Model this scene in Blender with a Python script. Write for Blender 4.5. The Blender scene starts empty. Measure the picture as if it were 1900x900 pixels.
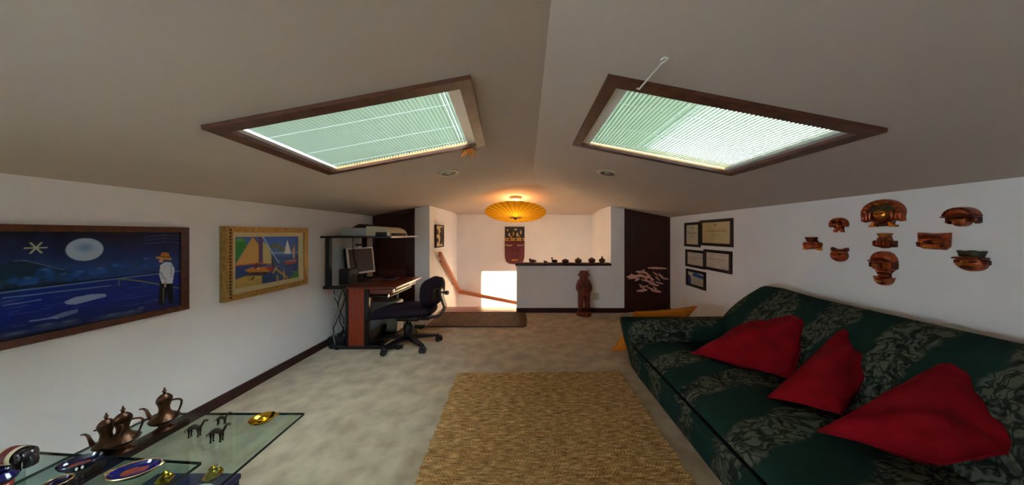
import bpy, bmesh, math, random
import numpy as np
from mathutils import Vector, Matrix, Euler
random.seed(7); rng = np.random.default_rng(7)
S = bpy.context.scene
COL = S.collection
PI = math.pi
# ------------------------------------------------------------------ camera, world, lights, exposure
EYE = 1.4; F = 490.0; U0, V0 = 977.0, 434.0
cam = bpy.data.cameras.new('camera'); camo = bpy.data.objects.new('camera', cam); COL.objects.link(camo)
cam.sensor_width = 36.0; cam.sensor_fit = 'HORIZONTAL'; cam.lens = F / 1900 * 36
cam.shift_x = -(U0 - 950) / 1900; cam.shift_y = (V0 - 450) / 1900
cam.clip_start = 0.02
camo.location = (0, 0, EYE); camo.rotation_euler = (PI / 2, 0, 0)
S.camera = camo
world = bpy.data.worlds.new('sky'); S.world = world; world.use_nodes = True
bg = world.node_tree.nodes['Background']
bg.inputs[0].default_value = (0.80, 0.94, 1.12, 1); bg.inputs[1].default_value = 28.0
S.view_settings.view_transform = 'Standard'; S.view_settings.look = 'None'
S.view_settings.gamma = 1.0; S.view_settings.use_curve_mapping = False
S.view_settings.exposure = 0.2
S.cycles.max_bounces = 14; S.cycles.diffuse_bounces = 8; S.cycles.transparent_max_bounces = 24
S.cycles.sample_clamp_indirect = 30.0
LAMP_W = 11.0

# ------------------------------------------------------------------ room numbers
XL, XR = -2.5, 2.55
XRG = 0.031 / 0.381                                  # ridge
def zl(x): return EYE + 0.757 + 0.187 * x   # left slope
def zr(x): return EYE + 0.788 - 0.194 * x   # right slope
YB = 6.0
def zc(x, y):
    m = min(zl(x), zr(x)); hp = EYE + 0.44 + 0.139 * (YB - y); k = 0.05
    t = max(0.0, min(1.0, 0.5 + 0.5 * (hp - m) / k))
    return hp * (1 - t) + m * t - k * t * (1 - t)

# ------------------------------------------------------------------ helpers
def s2l(c):
    c = [v / 255.0 for v in c[:3]]
    return tuple(v / 12.92 if v <= 0.04045 else ((v + 0.055) / 1.055) ** 2.4 for v in c)

def mat(name, rgb, rough=0.6, metal=0.0, var=0.0, scale=8.0, bump=0.0, bscale=60.0, coat=0.0, spec=0.5, stretch=None, rgb2=None, detail=4.0, sheen=0.0):
    m = bpy.data.materials.new(name); m.use_nodes = True
    nt = m.node_tree; b = nt.nodes['Principled BSDF']
    lin = s2l(rgb)
    b.inputs['Base Color'].default_value = (*lin, 1); b.inputs['Roughness'].default_value = rough
    b.inputs['Metallic'].default_value = metal; b.inputs['Coat Weight'].default_value = coat
    b.inputs['Specular IOR Level'].default_value = spec
    b.inputs['Sheen Weight'].default_value = sheen
    tc = None
    if var > 0 or rgb2 or bump > 0:
        tc = nt.nodes.new('ShaderNodeTexCoord'); mp = nt.nodes.new('ShaderNodeMapping')
        nt.links.new(tc.outputs['Object'], mp.inputs[0])
        if stretch: mp.inputs['Scale'].default_value = stretch
    if var > 0 or rgb2:
        n = nt.nodes.new('ShaderNodeTexNoise'); n.inputs['Scale'].default_value = scale; n.inputs['Detail'].default_value = detail
        nt.links.new(mp.outputs[0], n.inputs['Vector'])
        r = nt.nodes.new('ShaderNodeValToRGB'); nt.links.new(n.outputs['Fac'], r.inputs[0])
        c2 = s2l(rgb2) if rgb2 else tuple(v * (1 + var) for v in lin)
        c1 = lin if rgb2 else tuple(v * (1 - var) for v in lin)
        r.color_ramp.elements[0].position = 0.35; r.color_ramp.elements[1].position = 0.65
        r.color_ramp.elements[0].color = (*c1, 1); r.color_ramp.elements[1].color = (*c2, 1)
        nt.links.new(r.outputs[0], b.inputs['Base Color'])
    if bump > 0:
        n2 = nt.nodes.new('ShaderNodeTexNoise'); n2.inputs['Scale'].default_value = bscale; n2.inputs['Detail'].default_value = 3
        nt.links.new(mp.outputs[0], n2.inputs['Vector'])
        bp = nt.nodes.new('ShaderNodeBump'); bp.inputs['Strength'].default_value = bump; bp.inputs['Distance'].default_value = 0.01
        nt.links.new(n2.outputs['Fac'], bp.inputs['Height']); nt.links.new(bp.outputs[0], b.inputs['Normal'])
    return m

def mat_emit(name, rgb, st):
    m = bpy.data.materials.new(name); m.use_nodes = True; nt = m.node_tree
    b = nt.nodes['Principled BSDF']
    b.inputs['Emission Color'].default_value = (*s2l(rgb), 1); b.inputs['Emission Strength'].default_value = st
    return m

def mat_pane(name, tint, fres=1.45):
    m = bpy.data.materials.new(name); m.use_nodes = True; nt = m.node_tree
    nt.nodes.remove(nt.nodes['Principled BSDF']); out = nt.nodes['Material Output']
    t = nt.nodes.new('ShaderNodeBsdfTransparent'); t.inputs[0].default_value = (*tint, 1)
    g = nt.nodes.new('ShaderNodeBsdfGlossy'); g.inputs['Roughness'].default_value = 0.02
    lw = nt.nodes.new('ShaderNodeLayerWeight'); lw.inputs['Blend'].default_value = 0.5
    pw = nt.nodes.new('ShaderNodeMath'); pw.operation = 'POWER'; nt.links.new(lw.outputs['Facing'], pw.inputs[0]); pw.inputs[1].default_value = 5.0
    f = nt.nodes.new('ShaderNodeMath'); f.operation = 'MULTIPLY_ADD'; nt.links.new(pw.outputs[0], f.inputs[0]); f.inputs[1].default_value = 0.92; f.inputs[2].default_value = (fres - 1) ** 2 / (fres + 1) ** 2
    mx = nt.nodes.new('ShaderNodeMixShader')
    nt.links.new(f.outputs[0], mx.inputs[0]); nt.links.new(t.outputs[0], mx.inputs[1]); nt.links.new(g.outputs[0], mx.inputs[2])
    nt.links.new(mx.outputs[0], out.inputs[0])
    return m

def mat_trans(name, rgb, trgb, fac):
    m = bpy.data.materials.new(name); m.use_nodes = True; nt = m.node_tree
    nt.nodes.remove(nt.nodes['Principled BSDF']); out = nt.nodes['Material Output']
    d = nt.nodes.new('ShaderNodeBsdfDiffuse'); d.inputs[0].default_value = (*s2l(rgb), 1)
    t = nt.nodes.new('ShaderNodeBsdfTranslucent'); t.inputs[0].default_value = (*s2l(trgb), 1)
    mx = nt.nodes.new('ShaderNodeMixShader'); mx.inputs[0].default_value = fac
    nt.links.new(d.outputs[0], mx.inputs[1]); nt.links.new(t.outputs[0], mx.inputs[2]); nt.links.new(mx.outputs[0], out.inputs[0])
    return m

def mat_attr(name, rough=0.45, spec=0.3):
    m = bpy.data.materials.new(name); m.use_nodes = True; nt = m.node_tree; b = nt.nodes['Principled BSDF']
    a = nt.nodes.new('ShaderNodeAttribute'); a.attribute_name = 'paint'
    nt.links.new(a.outputs['Color'], b.inputs['Base Color']); b.inputs['Roughness'].default_value = rough
    b.inputs['Specular IOR Level'].default_value = spec
    return m

def origin(o):
    v = Vector((0, 0, 0))
    while o is not None: v += o.location; o = o.parent
    return v

class MB:
    """collects faces; M maps local points to the space the mesh is written in"""
    def __init__(s, M=None): s.v = []; s.f = []; s.sm = []; s.M = M
    def add(s, pts, faces, smooth=False):
        o = len(s.v)
        for p in pts:
            p = Vector(p); s.v.append(s.M @ p if s.M is not None else p)
        for f in faces: s.f.append([o + i for i in f]); s.sm.append(smooth)
        return s
    def hexa(s, p): return s.add(p, [(0, 3, 2, 1), (4, 5, 6, 7), (0, 1, 5, 4), (1, 2, 6, 5), (2, 3, 7, 6), (3, 0, 4, 7)])
    def box(s, a, b):
        x0, y0, z0 = a; x1, y1, z1 = b
        return s.hexa([(x0, y0, z0), (x1, y0, z0), (x1, y1, z0), (x0, y1, z0), (x0, y0, z1), (x1, y0, z1), (x1, y1, z1), (x0, y1, z1)])
    def rbox(s, a, b, r=0.01, n=3):
        """rounded box by bevel"""
        bm = bmesh.new(); bmesh.ops.create_cube(bm, size=1)
        c = [(a[i] + b[i]) / 2 for i in range(3)]; d = [b[i] - a[i] for i in range(3)]
        for v in bm.verts: v.co = Vector([c[i] + v.co[i] * d[i] for i in range(3)])
        bmesh.ops.bevel(bm, geom=bm.edges[:], offset=min(r, min(d) * 0.49), segments=n, profile=0.5, affect='EDGES')
        bm.verts.index_update()
        s.add([v.co.copy() for v in bm.verts], [[v.index for v in f.verts] for f in bm.faces], True); bm.free(); return s
    def prism(s, poly, h0, h1, axis='z'):
        """poly 2d; extruded along axis: y -> poly is (x,z); x -> poly is (y,z); z -> (x,y)"""
        def P(p, h): return (p[0], h, p[1]) if axis == 'y' else ((h, p[0], p[1]) if axis == 'x' else (p[0], p[1], h))
        n = len(poly)
        pts = [P(p, h0) for p in poly] + [P(p, h1) for p in poly]
        return s.add(pts, [list(range(n))[::-1], list(range(n, 2 * n))] + [(i, (i + 1) % n, n + (i + 1) % n, n + i) for i in range(n)])
    def loft(s, rings, caps=True, closed=True, smooth=True):
        n = len(rings[0]); pts = [p for r in rings for p in r]; fs = []
        for i in range(len(rings) - 1):
            for j in range(n if closed else n - 1):
                k = (j + 1) % n
                fs.append((i * n + j, i * n + k, (i + 1) * n + k, (i + 1) * n + j))
        if caps:
            fs.append(list(range(n))[::-1]); fs.append([(len(rings) - 1) * n + j for j in range(n)])
        return s.add(pts, fs, smooth)
    def tube(s, path, r, n=8, smooth=True):
        path = [Vector(p) for p in path]; R = r if isinstance(r, (list, tuple)) else [r] * len(path)
        rings = []; prev = None
        for i, p in enumerate(path):
            t = (path[min(i + 1, len(path) - 1)] - path[max(i - 1, 0)]).normalized()
            if prev is None: a = t.orthogonal().normalized()
            else:
                a = prev - t * prev.dot(t); a = a.normalized() if a.length > 1e-6 else t.orthogonal().normalized()
            prev = a; b = t.cross(a)
            rings.append([p + (a * math.cos(2 * PI * j / n) + b * math.sin(2 * PI * j / n)) * R[i] for j in range(n)])
        return s.loft(rings, True, True, smooth)
    def lathe(s, prof, c=(0, 0, 0), n=24, sx=1.0, sy=1.0, cap=True):
        rings = [[(c[0] + r * sx * math.cos(2 * PI * j / n), c[1] + r * sy * math.sin(2 * PI * j / n), c[2] + z) for j in range(n)] for r, z in prof]
        return s.loft(rings, cap, True, True)
    def ell(s, c, r, n=14, m=8, rot=None):
        rings = []
        for i in range(m + 1):
            t = -PI / 2 + PI * i / m; cr = max(math.cos(t), 0.02)
            ring = []
            for j in range(n):
                v = Vector((r[0] * cr * math.cos(2 * PI * j / n), r[1] * cr * math.sin(2 * PI * j / n), r[2] * math.sin(t)))
                if rot is not None: v = rot @ v
                ring.append(v + Vector(c))
            rings.append(ring)
        return s.loft(rings)
    def plate(s, poly, d, dome=1.0, inset=0.86, base=0.0):
        """relief plate in local a,b with height c: star-shaped outline, bevelled and domed front"""
        n = len(poly); cx = sum(p[0] for p in poly) / n; cy = sum(p[1] for p in poly) / n
        def ring(k, w): return [(cx + (p[0] - cx) * k, cy + (p[1] - cy) * k, base + w) for p in poly]
        pts = ring(1, 0) + ring(1, d * 0.55) + ring(inset, d) + ring(inset * 0.5, d * (1 + (dome - 1) * 0.8)) + [(cx, cy, base + d * dome)]
        fs = [list(range(n))[::-1]]
        for i in range(3):
            for j in range(n):
                k = (j + 1) % n; fs.append((i * n + j, i * n + k, (i + 1) * n + k, (i + 1) * n + j))
        fs += [(3 * n + j, 3 * n + (j + 1) % n, 4 * n) for j in range(n)]
        return s.add(pts, fs, False)
    def build(s, name, m, parent=None, label=None, kind=None, mesh_only=False):
        me = bpy.data.meshes.new(name)
        off = origin(parent) if parent is not None else Vector((0, 0, 0))
        me.from_pydata([tuple(p - off) for p in s.v] if s.world else [tuple(p) for p in s.v], [], s.f)
        me.polygons.foreach_set('use_smooth', s.sm)
        bm = bmesh.new(); bm.from_mesh(me); bmesh.ops.recalc_face_normals(bm, faces=bm.faces[:]); bm.to_mesh(me); bm.free()
        if any(s.sm):
            try: me.set_sharp_from_angle(angle=math.radians(50))
            except Exception: pass
        me.materials.append(m); me.update()
        if mesh_only: return me
        o = bpy.data.objects.new(name, me); COL.objects.link(o); o.parent = parent
        if label: o['label'] = label
        if kind: o['kind'] = kind
        return o
    world = False
def W(M=None):
    m = MB(M); m.world = True; return m

def thing(name, label, cat, loc=(0, 0, 0), rotz=0.0, group=None):
    o = bpy.data.objects.new(name, None); COL.objects.link(o); o.location = loc; o.rotation_euler = (0, 0, rotz)
    o.empty_display_size = 0.05
    o['label'] = label; o['category'] = cat
    if group: o['group'] = group
    return o
def tag(o, label, cat, group=None, kind=None):
    o['label'] = label; o['category'] = cat
    if group: o['group'] = group
    if kind: o['kind'] = kind
    return o
def struct(o, label=None):
    o['kind'] = 'structure'
    if label: o['label'] = label
    return o
def place(mesh, name, parent, loc=(0, 0, 0), label=None):
    o = bpy.data.objects.new(name, mesh); COL.objects.link(o); o.parent = parent; o.location = loc
    if label: o['label'] = label
    return o

def wall_frame(side, c):
    """local (a right, b up, c out of the wall) -> world"""
    if side == 'L': cols = [(0, 1, 0), (0, 0, 1), (1, 0, 0)]
    elif side == 'R': cols = [(0, -1, 0), (0, 0, 1), (-1, 0, 0)]
    else: cols = [(1, 0, 0), (0, 0, 1), (0, -1, 0)]
    M = Matrix.Identity(4)
    for j, cc in enumerate(cols):
        for i in range(3): M[i][j] = cc[i]
    M.translation = Vector(c); return M
def onL(u, v):                               # points on the left wall
    y = F * (-XL) / (U0 - u); return y, EYE - (v - V0) * y / F
def onR(u, v):
    y = F * XR / (u - U0); return y, EYE - (v - V0) * y / F

# ------------------------------------------------------------------ materials
M_wall = mat('wall_paint', (238, 236, 234), 0.85, var=0.02, scale=3, bump=0.05, bscale=180, spec=0.2)
M_ceil = mat('ceiling_paint', (198, 184, 171), 0.9, var=0.02, scale=2, bump=0.05, bscale=150, spec=0.15)
M_mahog = mat('mahogany', (54, 16, 12), 0.4, var=0.15, scale=4, stretch=(4, 4, 0.8), coat=0.1)
M_base = mat('baseboard_wood', (50, 16, 14), 0.45, var=0.3, scale=8, stretch=(1, 1, 6))
M_skyfr = mat('skylight_wood', (92, 52, 34), 0.45, var=0.3, scale=8, stretch=(2, 2, 8))
M_skyfr2 = mat('skylight_wood_pale', (170, 125, 70), 0.45, var=0.2, scale=8)
M_white = mat('white_plastic', (225, 226, 222), 0.4)
M_slat = mat_trans('blind_slat', (104, 108, 94), (224, 232, 208), 0.2)
M_glass = mat_pane('window_glass', (0.93, 0.97, 0.95))
M_clear = mat_pane('picture_glass', (0.985, 0.99, 0.985))
M_tglass = mat_pane('table_glass', (0.80, 0.90, 0.87), 1.5)
M_tedge = mat('glass_edge', (24, 42, 38), 0.2)
M_black = mat('black_metal', (14, 13, 18), 0.4)
M_blackp = mat('black_plastic', (20, 18, 24), 0.5)
M_fabric_navy = mat('dark_violet_fabric', (28, 16, 27), 0.9, var=0.2, scale=60, bump=0.2, bscale=300, spec=0.2)
M_deskwood = mat('desk_veneer', (132, 46, 18), 0.4, var=0.18, scale=7, stretch=(8, 8, 0.7))
M_desktop = mat('desk_top_veneer', (104, 46, 30), 0.3, var=0.15, scale=5, stretch=(8, 1, 1))
M_chrome = mat('bright_edge', (215, 205, 200), 0.25, 0.3)
M_grey = mat('grey_plastic', (150, 158, 156), 0.5)
M_cream = mat('cream_plastic', (198, 190, 160), 0.5)
M_copper = mat('copper', (170, 84, 50), 0.33, 0.75, var=0.45, scale=24, bump=0.25, bscale=90)
M_copper_d = mat('copper_dark', (104, 46, 30), 0.4, 0.7, var=0.5, scale=30, bump=0.25, bscale=90)
M_copper_g = mat('copper_gold', (206, 130, 48), 0.28, 0.75, var=0.3, scale=24, bump=0.2, bscale=90)
M_copper_v = mat('copper_verdigris', (70, 66, 46), 0.45, 0.6, var=0.4, scale=20)
M_brass_d = mat('aged_brass', (80, 52, 34), 0.35, 0.85, var=0.4, scale=30, bump=0.15, bscale=80)
M_brass = mat('polished_brass', (198, 158, 48), 0.2, 1.0)
M_bronze = mat('bronze', (52, 44, 30), 0.45, 0.7)
M_cobalt = mat('cobalt_glaze', (14, 18, 82), 0.12, coat=0.6)
M_navyg = mat('navy_glaze', (22, 16, 44), 0.15, coat=0.6)
M_gilt = mat('gilt', (206, 170, 110), 0.25, 0.8)
M_teak = mat('rail_wood', (176, 104, 62), 0.4, var=0.2, scale=10, stretch=(2, 2, 2))
M_statue = mat('carved_wood', (104, 40, 24), 0.5, var=0.3, scale=14, bump=0.5, bscale=40)
M_clay = mat('dark_clay', (70, 36, 26), 0.55, var=0.25, scale=30)
M_canvas = mat_attr('painted_canvas', 0.4, 0.25)
M_paper = mat_attr('printed_paper', 0.55, 0.2)
M_frame = mat('dark_frame_wood', (84, 40, 20), 0.4, var=0.3, scale=10, stretch=(3, 3, 3))
M_frame_d = mat('espresso_frame', (34, 14, 14), 0.4)
M_gold = mat('gilded_frame', (168, 132, 66), 0.4, 0.4, var=0.25, scale=40)
M_linen = mat('linen_mat', (206, 188, 142), 0.8)
M_red = mat('red_velvet', (134, 8, 22), 0.9, var=0.2, scale=7, bump=0.25, bscale=140, spec=0.15)
M_orange = mat('orange_cotton', (214, 122, 14), 0.8, var=0.12, scale=8)
M_matrug = mat('brown_mat', (92, 62, 36), 0.95, var=0.35, scale=14, bump=0.6, bscale=160)
M_parasol = mat_trans('oiled_paper', (226, 164, 22), (248, 196, 36), 0.3)
M_wood_floor = mat('stair_wood', (150, 84, 62), 0.3, var=0.2, scale=6, stretch=(1, 8, 8))
M_pink = mat('dried_petal', (226, 168, 154), 0.7, var=0.3, scale=40)
M_maskred = mat('mask_red_lacquer', (104, 28, 32), 0.5, var=0.2, scale=14)
M_maskyel = mat('mask_ochre', (196, 140, 40), 0.5, var=0.3, scale=50)
M_maskblk = mat('mask_black', (34, 26, 22), 0.5)
M_maskivory = mat('mask_ivory', (196, 178, 140), 0.6)

# carpet: mottled beige cut pile
M_carpet = mat('beige_carpet', (170, 149, 118), 0.98, rgb2=(204, 184, 150), scale=6.5, bump=0.6, bscale=420, spec=0.1, sheen=0.3)
# jute
M_jute = bpy.data.materials.new('jute'); M_jute.use_nodes = True
def _jute():
    nt = M_jute.node_tree; b = nt.nodes['Principled BSDF']; b.inputs['Roughness'].default_value = 0.95
    b.inputs['Specular IOR Level'].default_value = 0.1
    tc = nt.nodes.new('ShaderNodeTexCoord'); mp = nt.nodes.new('ShaderNodeMapping'); mp.inputs['Scale'].default_value = (9, 60, 1)
    nt.links.new(tc.outputs['Object'], mp.inputs[0])
    n = nt.nodes.new('ShaderNodeTexNoise'); n.inputs['Scale'].default_value = 1.6; n.inputs['Detail'].default_value = 5
    nt.links.new(mp.outputs[0], n.inputs['Vector'])
    r = nt.nodes.new('ShaderNodeValToRGB'); e = r.color_ramp.elements
    e[0].position = 0.3; e[0].color = (*s2l((124, 88, 50)), 1); e[1].position = 0.72; e[1].color = (*s2l((230, 186, 130)), 1)
    x = e.new(0.5); x.color = (*s2l((176, 134, 82)), 1)
    nt.links.new(n.outputs['Fac'], r.inputs[0])
    ck = nt.nodes.new('ShaderNodeTexChecker'); ck.inputs['Scale'].default_value = 1.0; mp2 = nt.nodes.new('ShaderNodeMapping'); mp2.inputs['Scale'].default_value = (97, 76, 0.01)
    nt.links.new(tc.outputs['Object'], mp2.inputs[0]); nt.links.new(mp2.outputs[0], ck.inputs['Vector'])
    ck.inputs['Color1'].default_value = (1.25, 1.2, 1.15, 1); ck.inputs['Color2'].default_value = (.8, .8, .8, 1)
    n2 = nt.nodes.new('ShaderNodeTexNoise'); n2.inputs['Scale'].default_value = 3.0; n2.inputs['Detail'].default_value = 3; mp3 = nt.nodes.new('ShaderNodeMapping'); mp3.inputs['Scale'].default_value = (1.5, 9, 1)
    nt.links.new(tc.outputs['Object'], mp3.inputs[0]); nt.links.new(mp3.outputs[0], n2.inputs['Vector'])
    r2 = nt.nodes.new('ShaderNodeValToRGB'); r2.color_ramp.elements[0].position = .42; r2.color_ramp.elements[1].position = .6; nt.links.new(n2.outputs['Fac'], r2.inputs[0])
    mx = nt.nodes.new('ShaderNodeMixRGB'); mx.blend_type = 'MULTIPLY'; nt.links.new(r2.outputs[0], mx.inputs[0]); nt.links.new(r.outputs[0], mx.inputs[1]); nt.links.new(ck.outputs[0], mx.inputs[2])
    nt.links.new(mx.outputs[0], b.inputs['Base Color'])
_jute()
# sofa fabric: dark green ground, diagonal bands of pale leaf drawing with dark veins
M_sofa = bpy.data.materials.new('leaf_band_fabric'); M_sofa.use_nodes = True
def _sofa():
    nt = M_sofa.node_tree; b = nt.nodes['Principled BSDF']; N = nt.nodes.new; L = nt.links.new
    b.inputs['Roughness'].default_value = 0.95; b.inputs['Specular IOR Level'].default_value = 0.1
    tc = N('ShaderNodeTexCoord')
    sep = N('ShaderNodeSeparateXYZ'); L(tc.outputs['Object'], sep.inputs[0])
    nz = N('ShaderNodeTexNoise'); nz.inputs['Scale'].default_value = 2.2; nz.inputs['Detail'].default_value = 2; L(tc.outputs['Object'], nz.inputs['Vector'])
    # band coordinate: y*3.0 - x*0.9 + z*0.8 + noise
    def mul(a, k):
        m = N('ShaderNodeMath'); m.operation = 'MULTIPLY'; L(a, m.inputs[0]); m.inputs[1].default_value = k; return m.outputs[0]
    def add(a, c):
        m = N('ShaderNodeMath'); m.operation = 'ADD'; L(a, m.inputs[0]); L(c, m.inputs[1]); return m.outputs[0]
    s = add(add(add(mul(sep.outputs[1], 2.5), mul(sep.outputs[0], -0.7)), mul(sep.outputs[2], 0.9)), mul(nz.outputs['Fac'], 0.9))
    fr = N('ShaderNodeMath'); fr.operation = 'FRACT'; L(s, fr.inputs[0])
    band = N('ShaderNodeValToRGB'); e = band.color_ramp.elements
    e[0].position = 0.0; e[0].color = (0, 0, 0, 1); e[1].position = 1.0; e[1].color = (0, 0, 0, 1)
    for p, c in ((0.40, 0), (0.43, 0.25), (0.46, 1), (0.90, 1), (0.93, 0.2), (0.96, 0)):
        x = e.new(p); x.color = (c, c, c, 1)
    L(fr.outputs[0], band.inputs[0])
    # leaf veins
    mp = N('ShaderNodeMapping'); mp.inputs['Scale'].default_value = (5, 12, 8); mp.inputs['Rotation'].default_value = (0.3, 0.2, 0.5)
    nd = N('ShaderNodeTexNoise'); nd.inputs['Scale'].default_value = 6; L(tc.outputs['Object'], nd.inputs['Vector'])
    vm = N('ShaderNodeMixRGB'); vm.inputs[0].default_value = 0.12; L(tc.outputs['Object'], vm.inputs[1]); L(nd.outputs['Color'], vm.inputs[2])
    L(vm.outputs[0], mp.inputs[0])
    def contour(scale, dist, w0, w1):
        n = N('ShaderNodeTexNoise'); n.inputs['Scale'].default_value = scale; n.inputs['Detail'].default_value = 1.5; n.inputs['Distortion'].default_value = dist; L(mp.outputs[0], n.inputs['Vector'])
        m1 = N('ShaderNodeMath'); m1.operation = 'SUBTRACT'; L(n.outputs['Fac'], m1.inputs[0]); m1.inputs[1].default_value = 0.5
        m2 = N('ShaderNodeMath'); m2.operation = 'ABSOLUTE'; L(m1.outputs[0], m2.inputs[0])
        mr = N('ShaderNodeMapRange'); L(m2.outputs[0], mr.inputs[0]); mr.inputs[1].default_value = w0; mr.inputs[2].default_value = w1; return mr.outputs[0]
    k1 = contour(0.9, 1.2, 0.012, 0.04); k2 = contour(2.6, 0.6, 0.02, 0.09)
    km = N('ShaderNodeMath'); km.operation = 'MULTIPLY'; L(k1, km.inputs[0]); L(k2, km.inputs[1])
    vr = N('ShaderNodeValToRGB'); e = vr.color_ramp.elements
    e[0].position = 0.0; e[0].color = (*s2l((40, 44, 36)), 1); e[1].position = 0.8; e[1].color = (*s2l((90, 93, 79)), 1)
    L(km.outputs[0], vr.inputs[0])
    n3 = N('ShaderNodeTexNoise'); n3.inputs['Scale'].default_value = 26; n3.inputs['Detail'].default_value = 3; L(tc.outputs['Object'], n3.inputs['Vector'])
    r3 = N('ShaderNodeValToRGB'); r3.color_ramp.elements[0].position = 0.36; r3.color_ramp.elements[1].position = 0.5
    r3.color_ramp.elements[0].color = (*s2l((40, 48, 38)), 1); r3.color_ramp.elements[1].color = (1, 1, 1, 1)
    L(n3.outputs['Fac'], r3.inputs[0])
    mu = N('ShaderNodeMixRGB'); mu.blend_type = 'MULTIPLY'; mu.inputs[0].default_value = 0.5; L(vr.outputs[0], mu.inputs[1]); L(r3.outputs[0], mu.inputs[2])
    gr = N('ShaderNodeValToRGB'); gr.color_ramp.elements[0].color = (*s2l((22, 40, 35)), 1); gr.color_ramp.elements[1].color = (*s2l((34, 58, 50)), 1)
    L(n3.outputs['Fac'], gr.inputs[0])
    mx = N('ShaderNodeMixRGB'); L(band.outputs[0], mx.inputs[0]); L(gr.outputs[0], mx.inputs[1]); L(mu.outputs[0], mx.inputs[2])
    L(mx.outputs[0], b.inputs['Base Color'])
    bp = N('ShaderNodeBump'); bp.inputs['Strength'].default_value = 0.15; bp.inputs['Distance'].default_value = 0.004
    n4 = N('ShaderNodeTexNoise'); n4.inputs['Scale'].default_value = 300; L(tc.outputs['Object'], n4.inputs['Vector'])
    L(n4.outputs['Fac'], bp.inputs['Height']); L(bp.outputs[0], b.inputs['Normal'])
_sofa()

# ------------------------------------------------------------------ room shell
YR = -1.7                                    # wall behind the camera
struct(W().box((XL - .1, YR - .1, -.1), (XR + .1, 4.7, 0)).box((1.74, 4.7, -.1), (XR + .12, 4.82, 0)).build('floor', M_carpet), 'mottled beige carpet floor')
VY0, VY1, VZ0, VZ1 = -1.5, -.45, .72, 1.5     # unseen window added in the left wall behind the viewer to supply daylight
wlb = W(); ztop = zl(XL) + .03
wlb.box((XL - .12, VY1, 0), (XL, 4.42, ztop)); wlb.box((XL - .12, YR, 0), (XL, VY0, ztop)); wlb.box((XL - .12, VY0, 0), (XL, VY1, VZ0)); wlb.box((XL - .12, VY0, VZ1), (XL, VY1, ztop))
struct(wlb.build('wall_left', M_wall), 'white left wall with two paintings')
wv = W()
for a, b in (((VY0, VZ0), (VY1, VZ0 + .05)), ((VY0, VZ1 - .05), (VY1, VZ1)), ((VY0, VZ0 + .05), (VY0 + .05, VZ1 - .05)), ((VY1 - .05, VZ0 + .05), (VY1, VZ1 - .05))): wv.box((XL - .09, a[0], a[1]), (XL - .03, b[0], b[1]))
w4 = struct(wv.build('window_4', M_skyfr), 'brown framed unseen window added in the left wall behind the viewer for daylight')
W().box((XL - .065, VY0 + .05, VZ0 + .05), (XL - .06, VY1 - .05, VZ1 - .05)).build('pane', M_glass, w4)
struct(W().box((XR, YR, 0), (XR + .12, 4.82, zr(XR) + .03)).build('wall_right', M_wall), 'white right wall with copper masks')
struct(W().prism([(XL - .1, 0), (XR + .1, 0), (XR + .1, zr(XR + .1)), (XRG, zl(XRG) + .02), (XL - .1, zl(XL - .1))], YR - .12, YR, 'y').build('wall_rear', M_wall), 'white wall behind the viewer')
XD = -1.82; XS = -1.58                       # left door right edge, stairwell left wall
struct(W().prism([(XD, 0), (XS, 0), (XS, zl(XS) + .02), (XD, zl(XD) + .02)], 4.3, 4.42, 'y').build('wall_back_left', M_wall), 'narrow white pier beside the left dark door')
XP, XQ, XH = 1.5, 1.74, -.18
struct(W().prism([(XH, -.1), (XQ, -.1), (XQ, zr(XQ) + .02), (XP, zr(XP) + .02), (XP, .835), (XH, .835)], 4.7, 4.82, 'y').build('wall_back_right', M_wall), 'half wall and pier guarding the stairwell')
# behind the doors
struct(W().prism([(XL - .12, 0), (XD, 0), (XD, zl(XD) + .02), (XL - .12, zl(XL - .12) + .02)], 4.37, 4.42, 'y').build('wall_back_door_left', M_wall))
struct(W().prism([(XQ, 0), (XR + .12, 0), (XR + .12, zr(XR) + .02), (XQ, zr(XQ) + .02)], 4.77, 4.82, 'y').build('wall_back_door_right', M_wall))
# stairwell
ZB = -1.7
struct(W().box((XS - .12, 4.42, ZB), (XS, YB, zl(XS) + .04)).build('wall_stair_left', M_wall), 'stairwell left wall with handrail')
struct(W().box((XP, 4.82, ZB), (XP + .12, YB, zr(XP) + .04)).build('wall_stair_right', M_wall), 'stairwell right wall')
struct(W().box((XS - .12, 4.6, ZB), (XP + .12, 4.7, -.1)).build('wall_stair_front', M_wall))
struct(W().box((XS - .12, 4.6, ZB - .1), (XP + .12, YB + .1, ZB)).build('floor_stair', M_wood_floor), 'lower stair floor')
WX0, WX1, WZ0, WZ1 = -1.03, 0.35, -1.0, 0.555
wb = W(); TOPB = EYE + .52
wb.box((XS - .12, YB, ZB), (WX0, YB + .12, TOPB)); wb.box((WX1, YB, ZB), (XP + .12, YB + .12, TOPB))
wb.box((WX0, YB, WZ1), (WX1, YB + .12, TOPB)); wb.box((WX0, YB, ZB), (WX1, YB + .12, WZ0))
struct(wb.build('wall_stair_back', M_wall), 'stairwell end wall with the tall mask')
wn = W()
t = .025
wn.box((WX0, YB + .03, WZ0), (WX0 + t, YB + .09, WZ1)); wn.box((WX1 - t, YB + .03, WZ0), (WX1, YB + .09, WZ1))
wn.box((WX0, YB + .03, WZ1 - t), (WX1, YB + .09, WZ1)); wn.box((WX0, YB + .03, WZ0), (WX1, YB + .09, WZ0 + t))
w1 = struct(wn.build('window_1', M_white), 'bright stairwell window below floor level')
W().box((-.595, YB + .035, WZ0), (-.565, YB + .085, WZ1)).build('mullion', M_white, w1)
W().box((WX0 + t, YB + .055, WZ0 + t), (-.595, YB + .061, WZ1 - t)).build('pane', M_glass, w1)
W().box((-.565, YB + .055, WZ0 + t), (WX1 - t, YB + .061, WZ1 - t)).build('pane', M_glass, w1)
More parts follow.
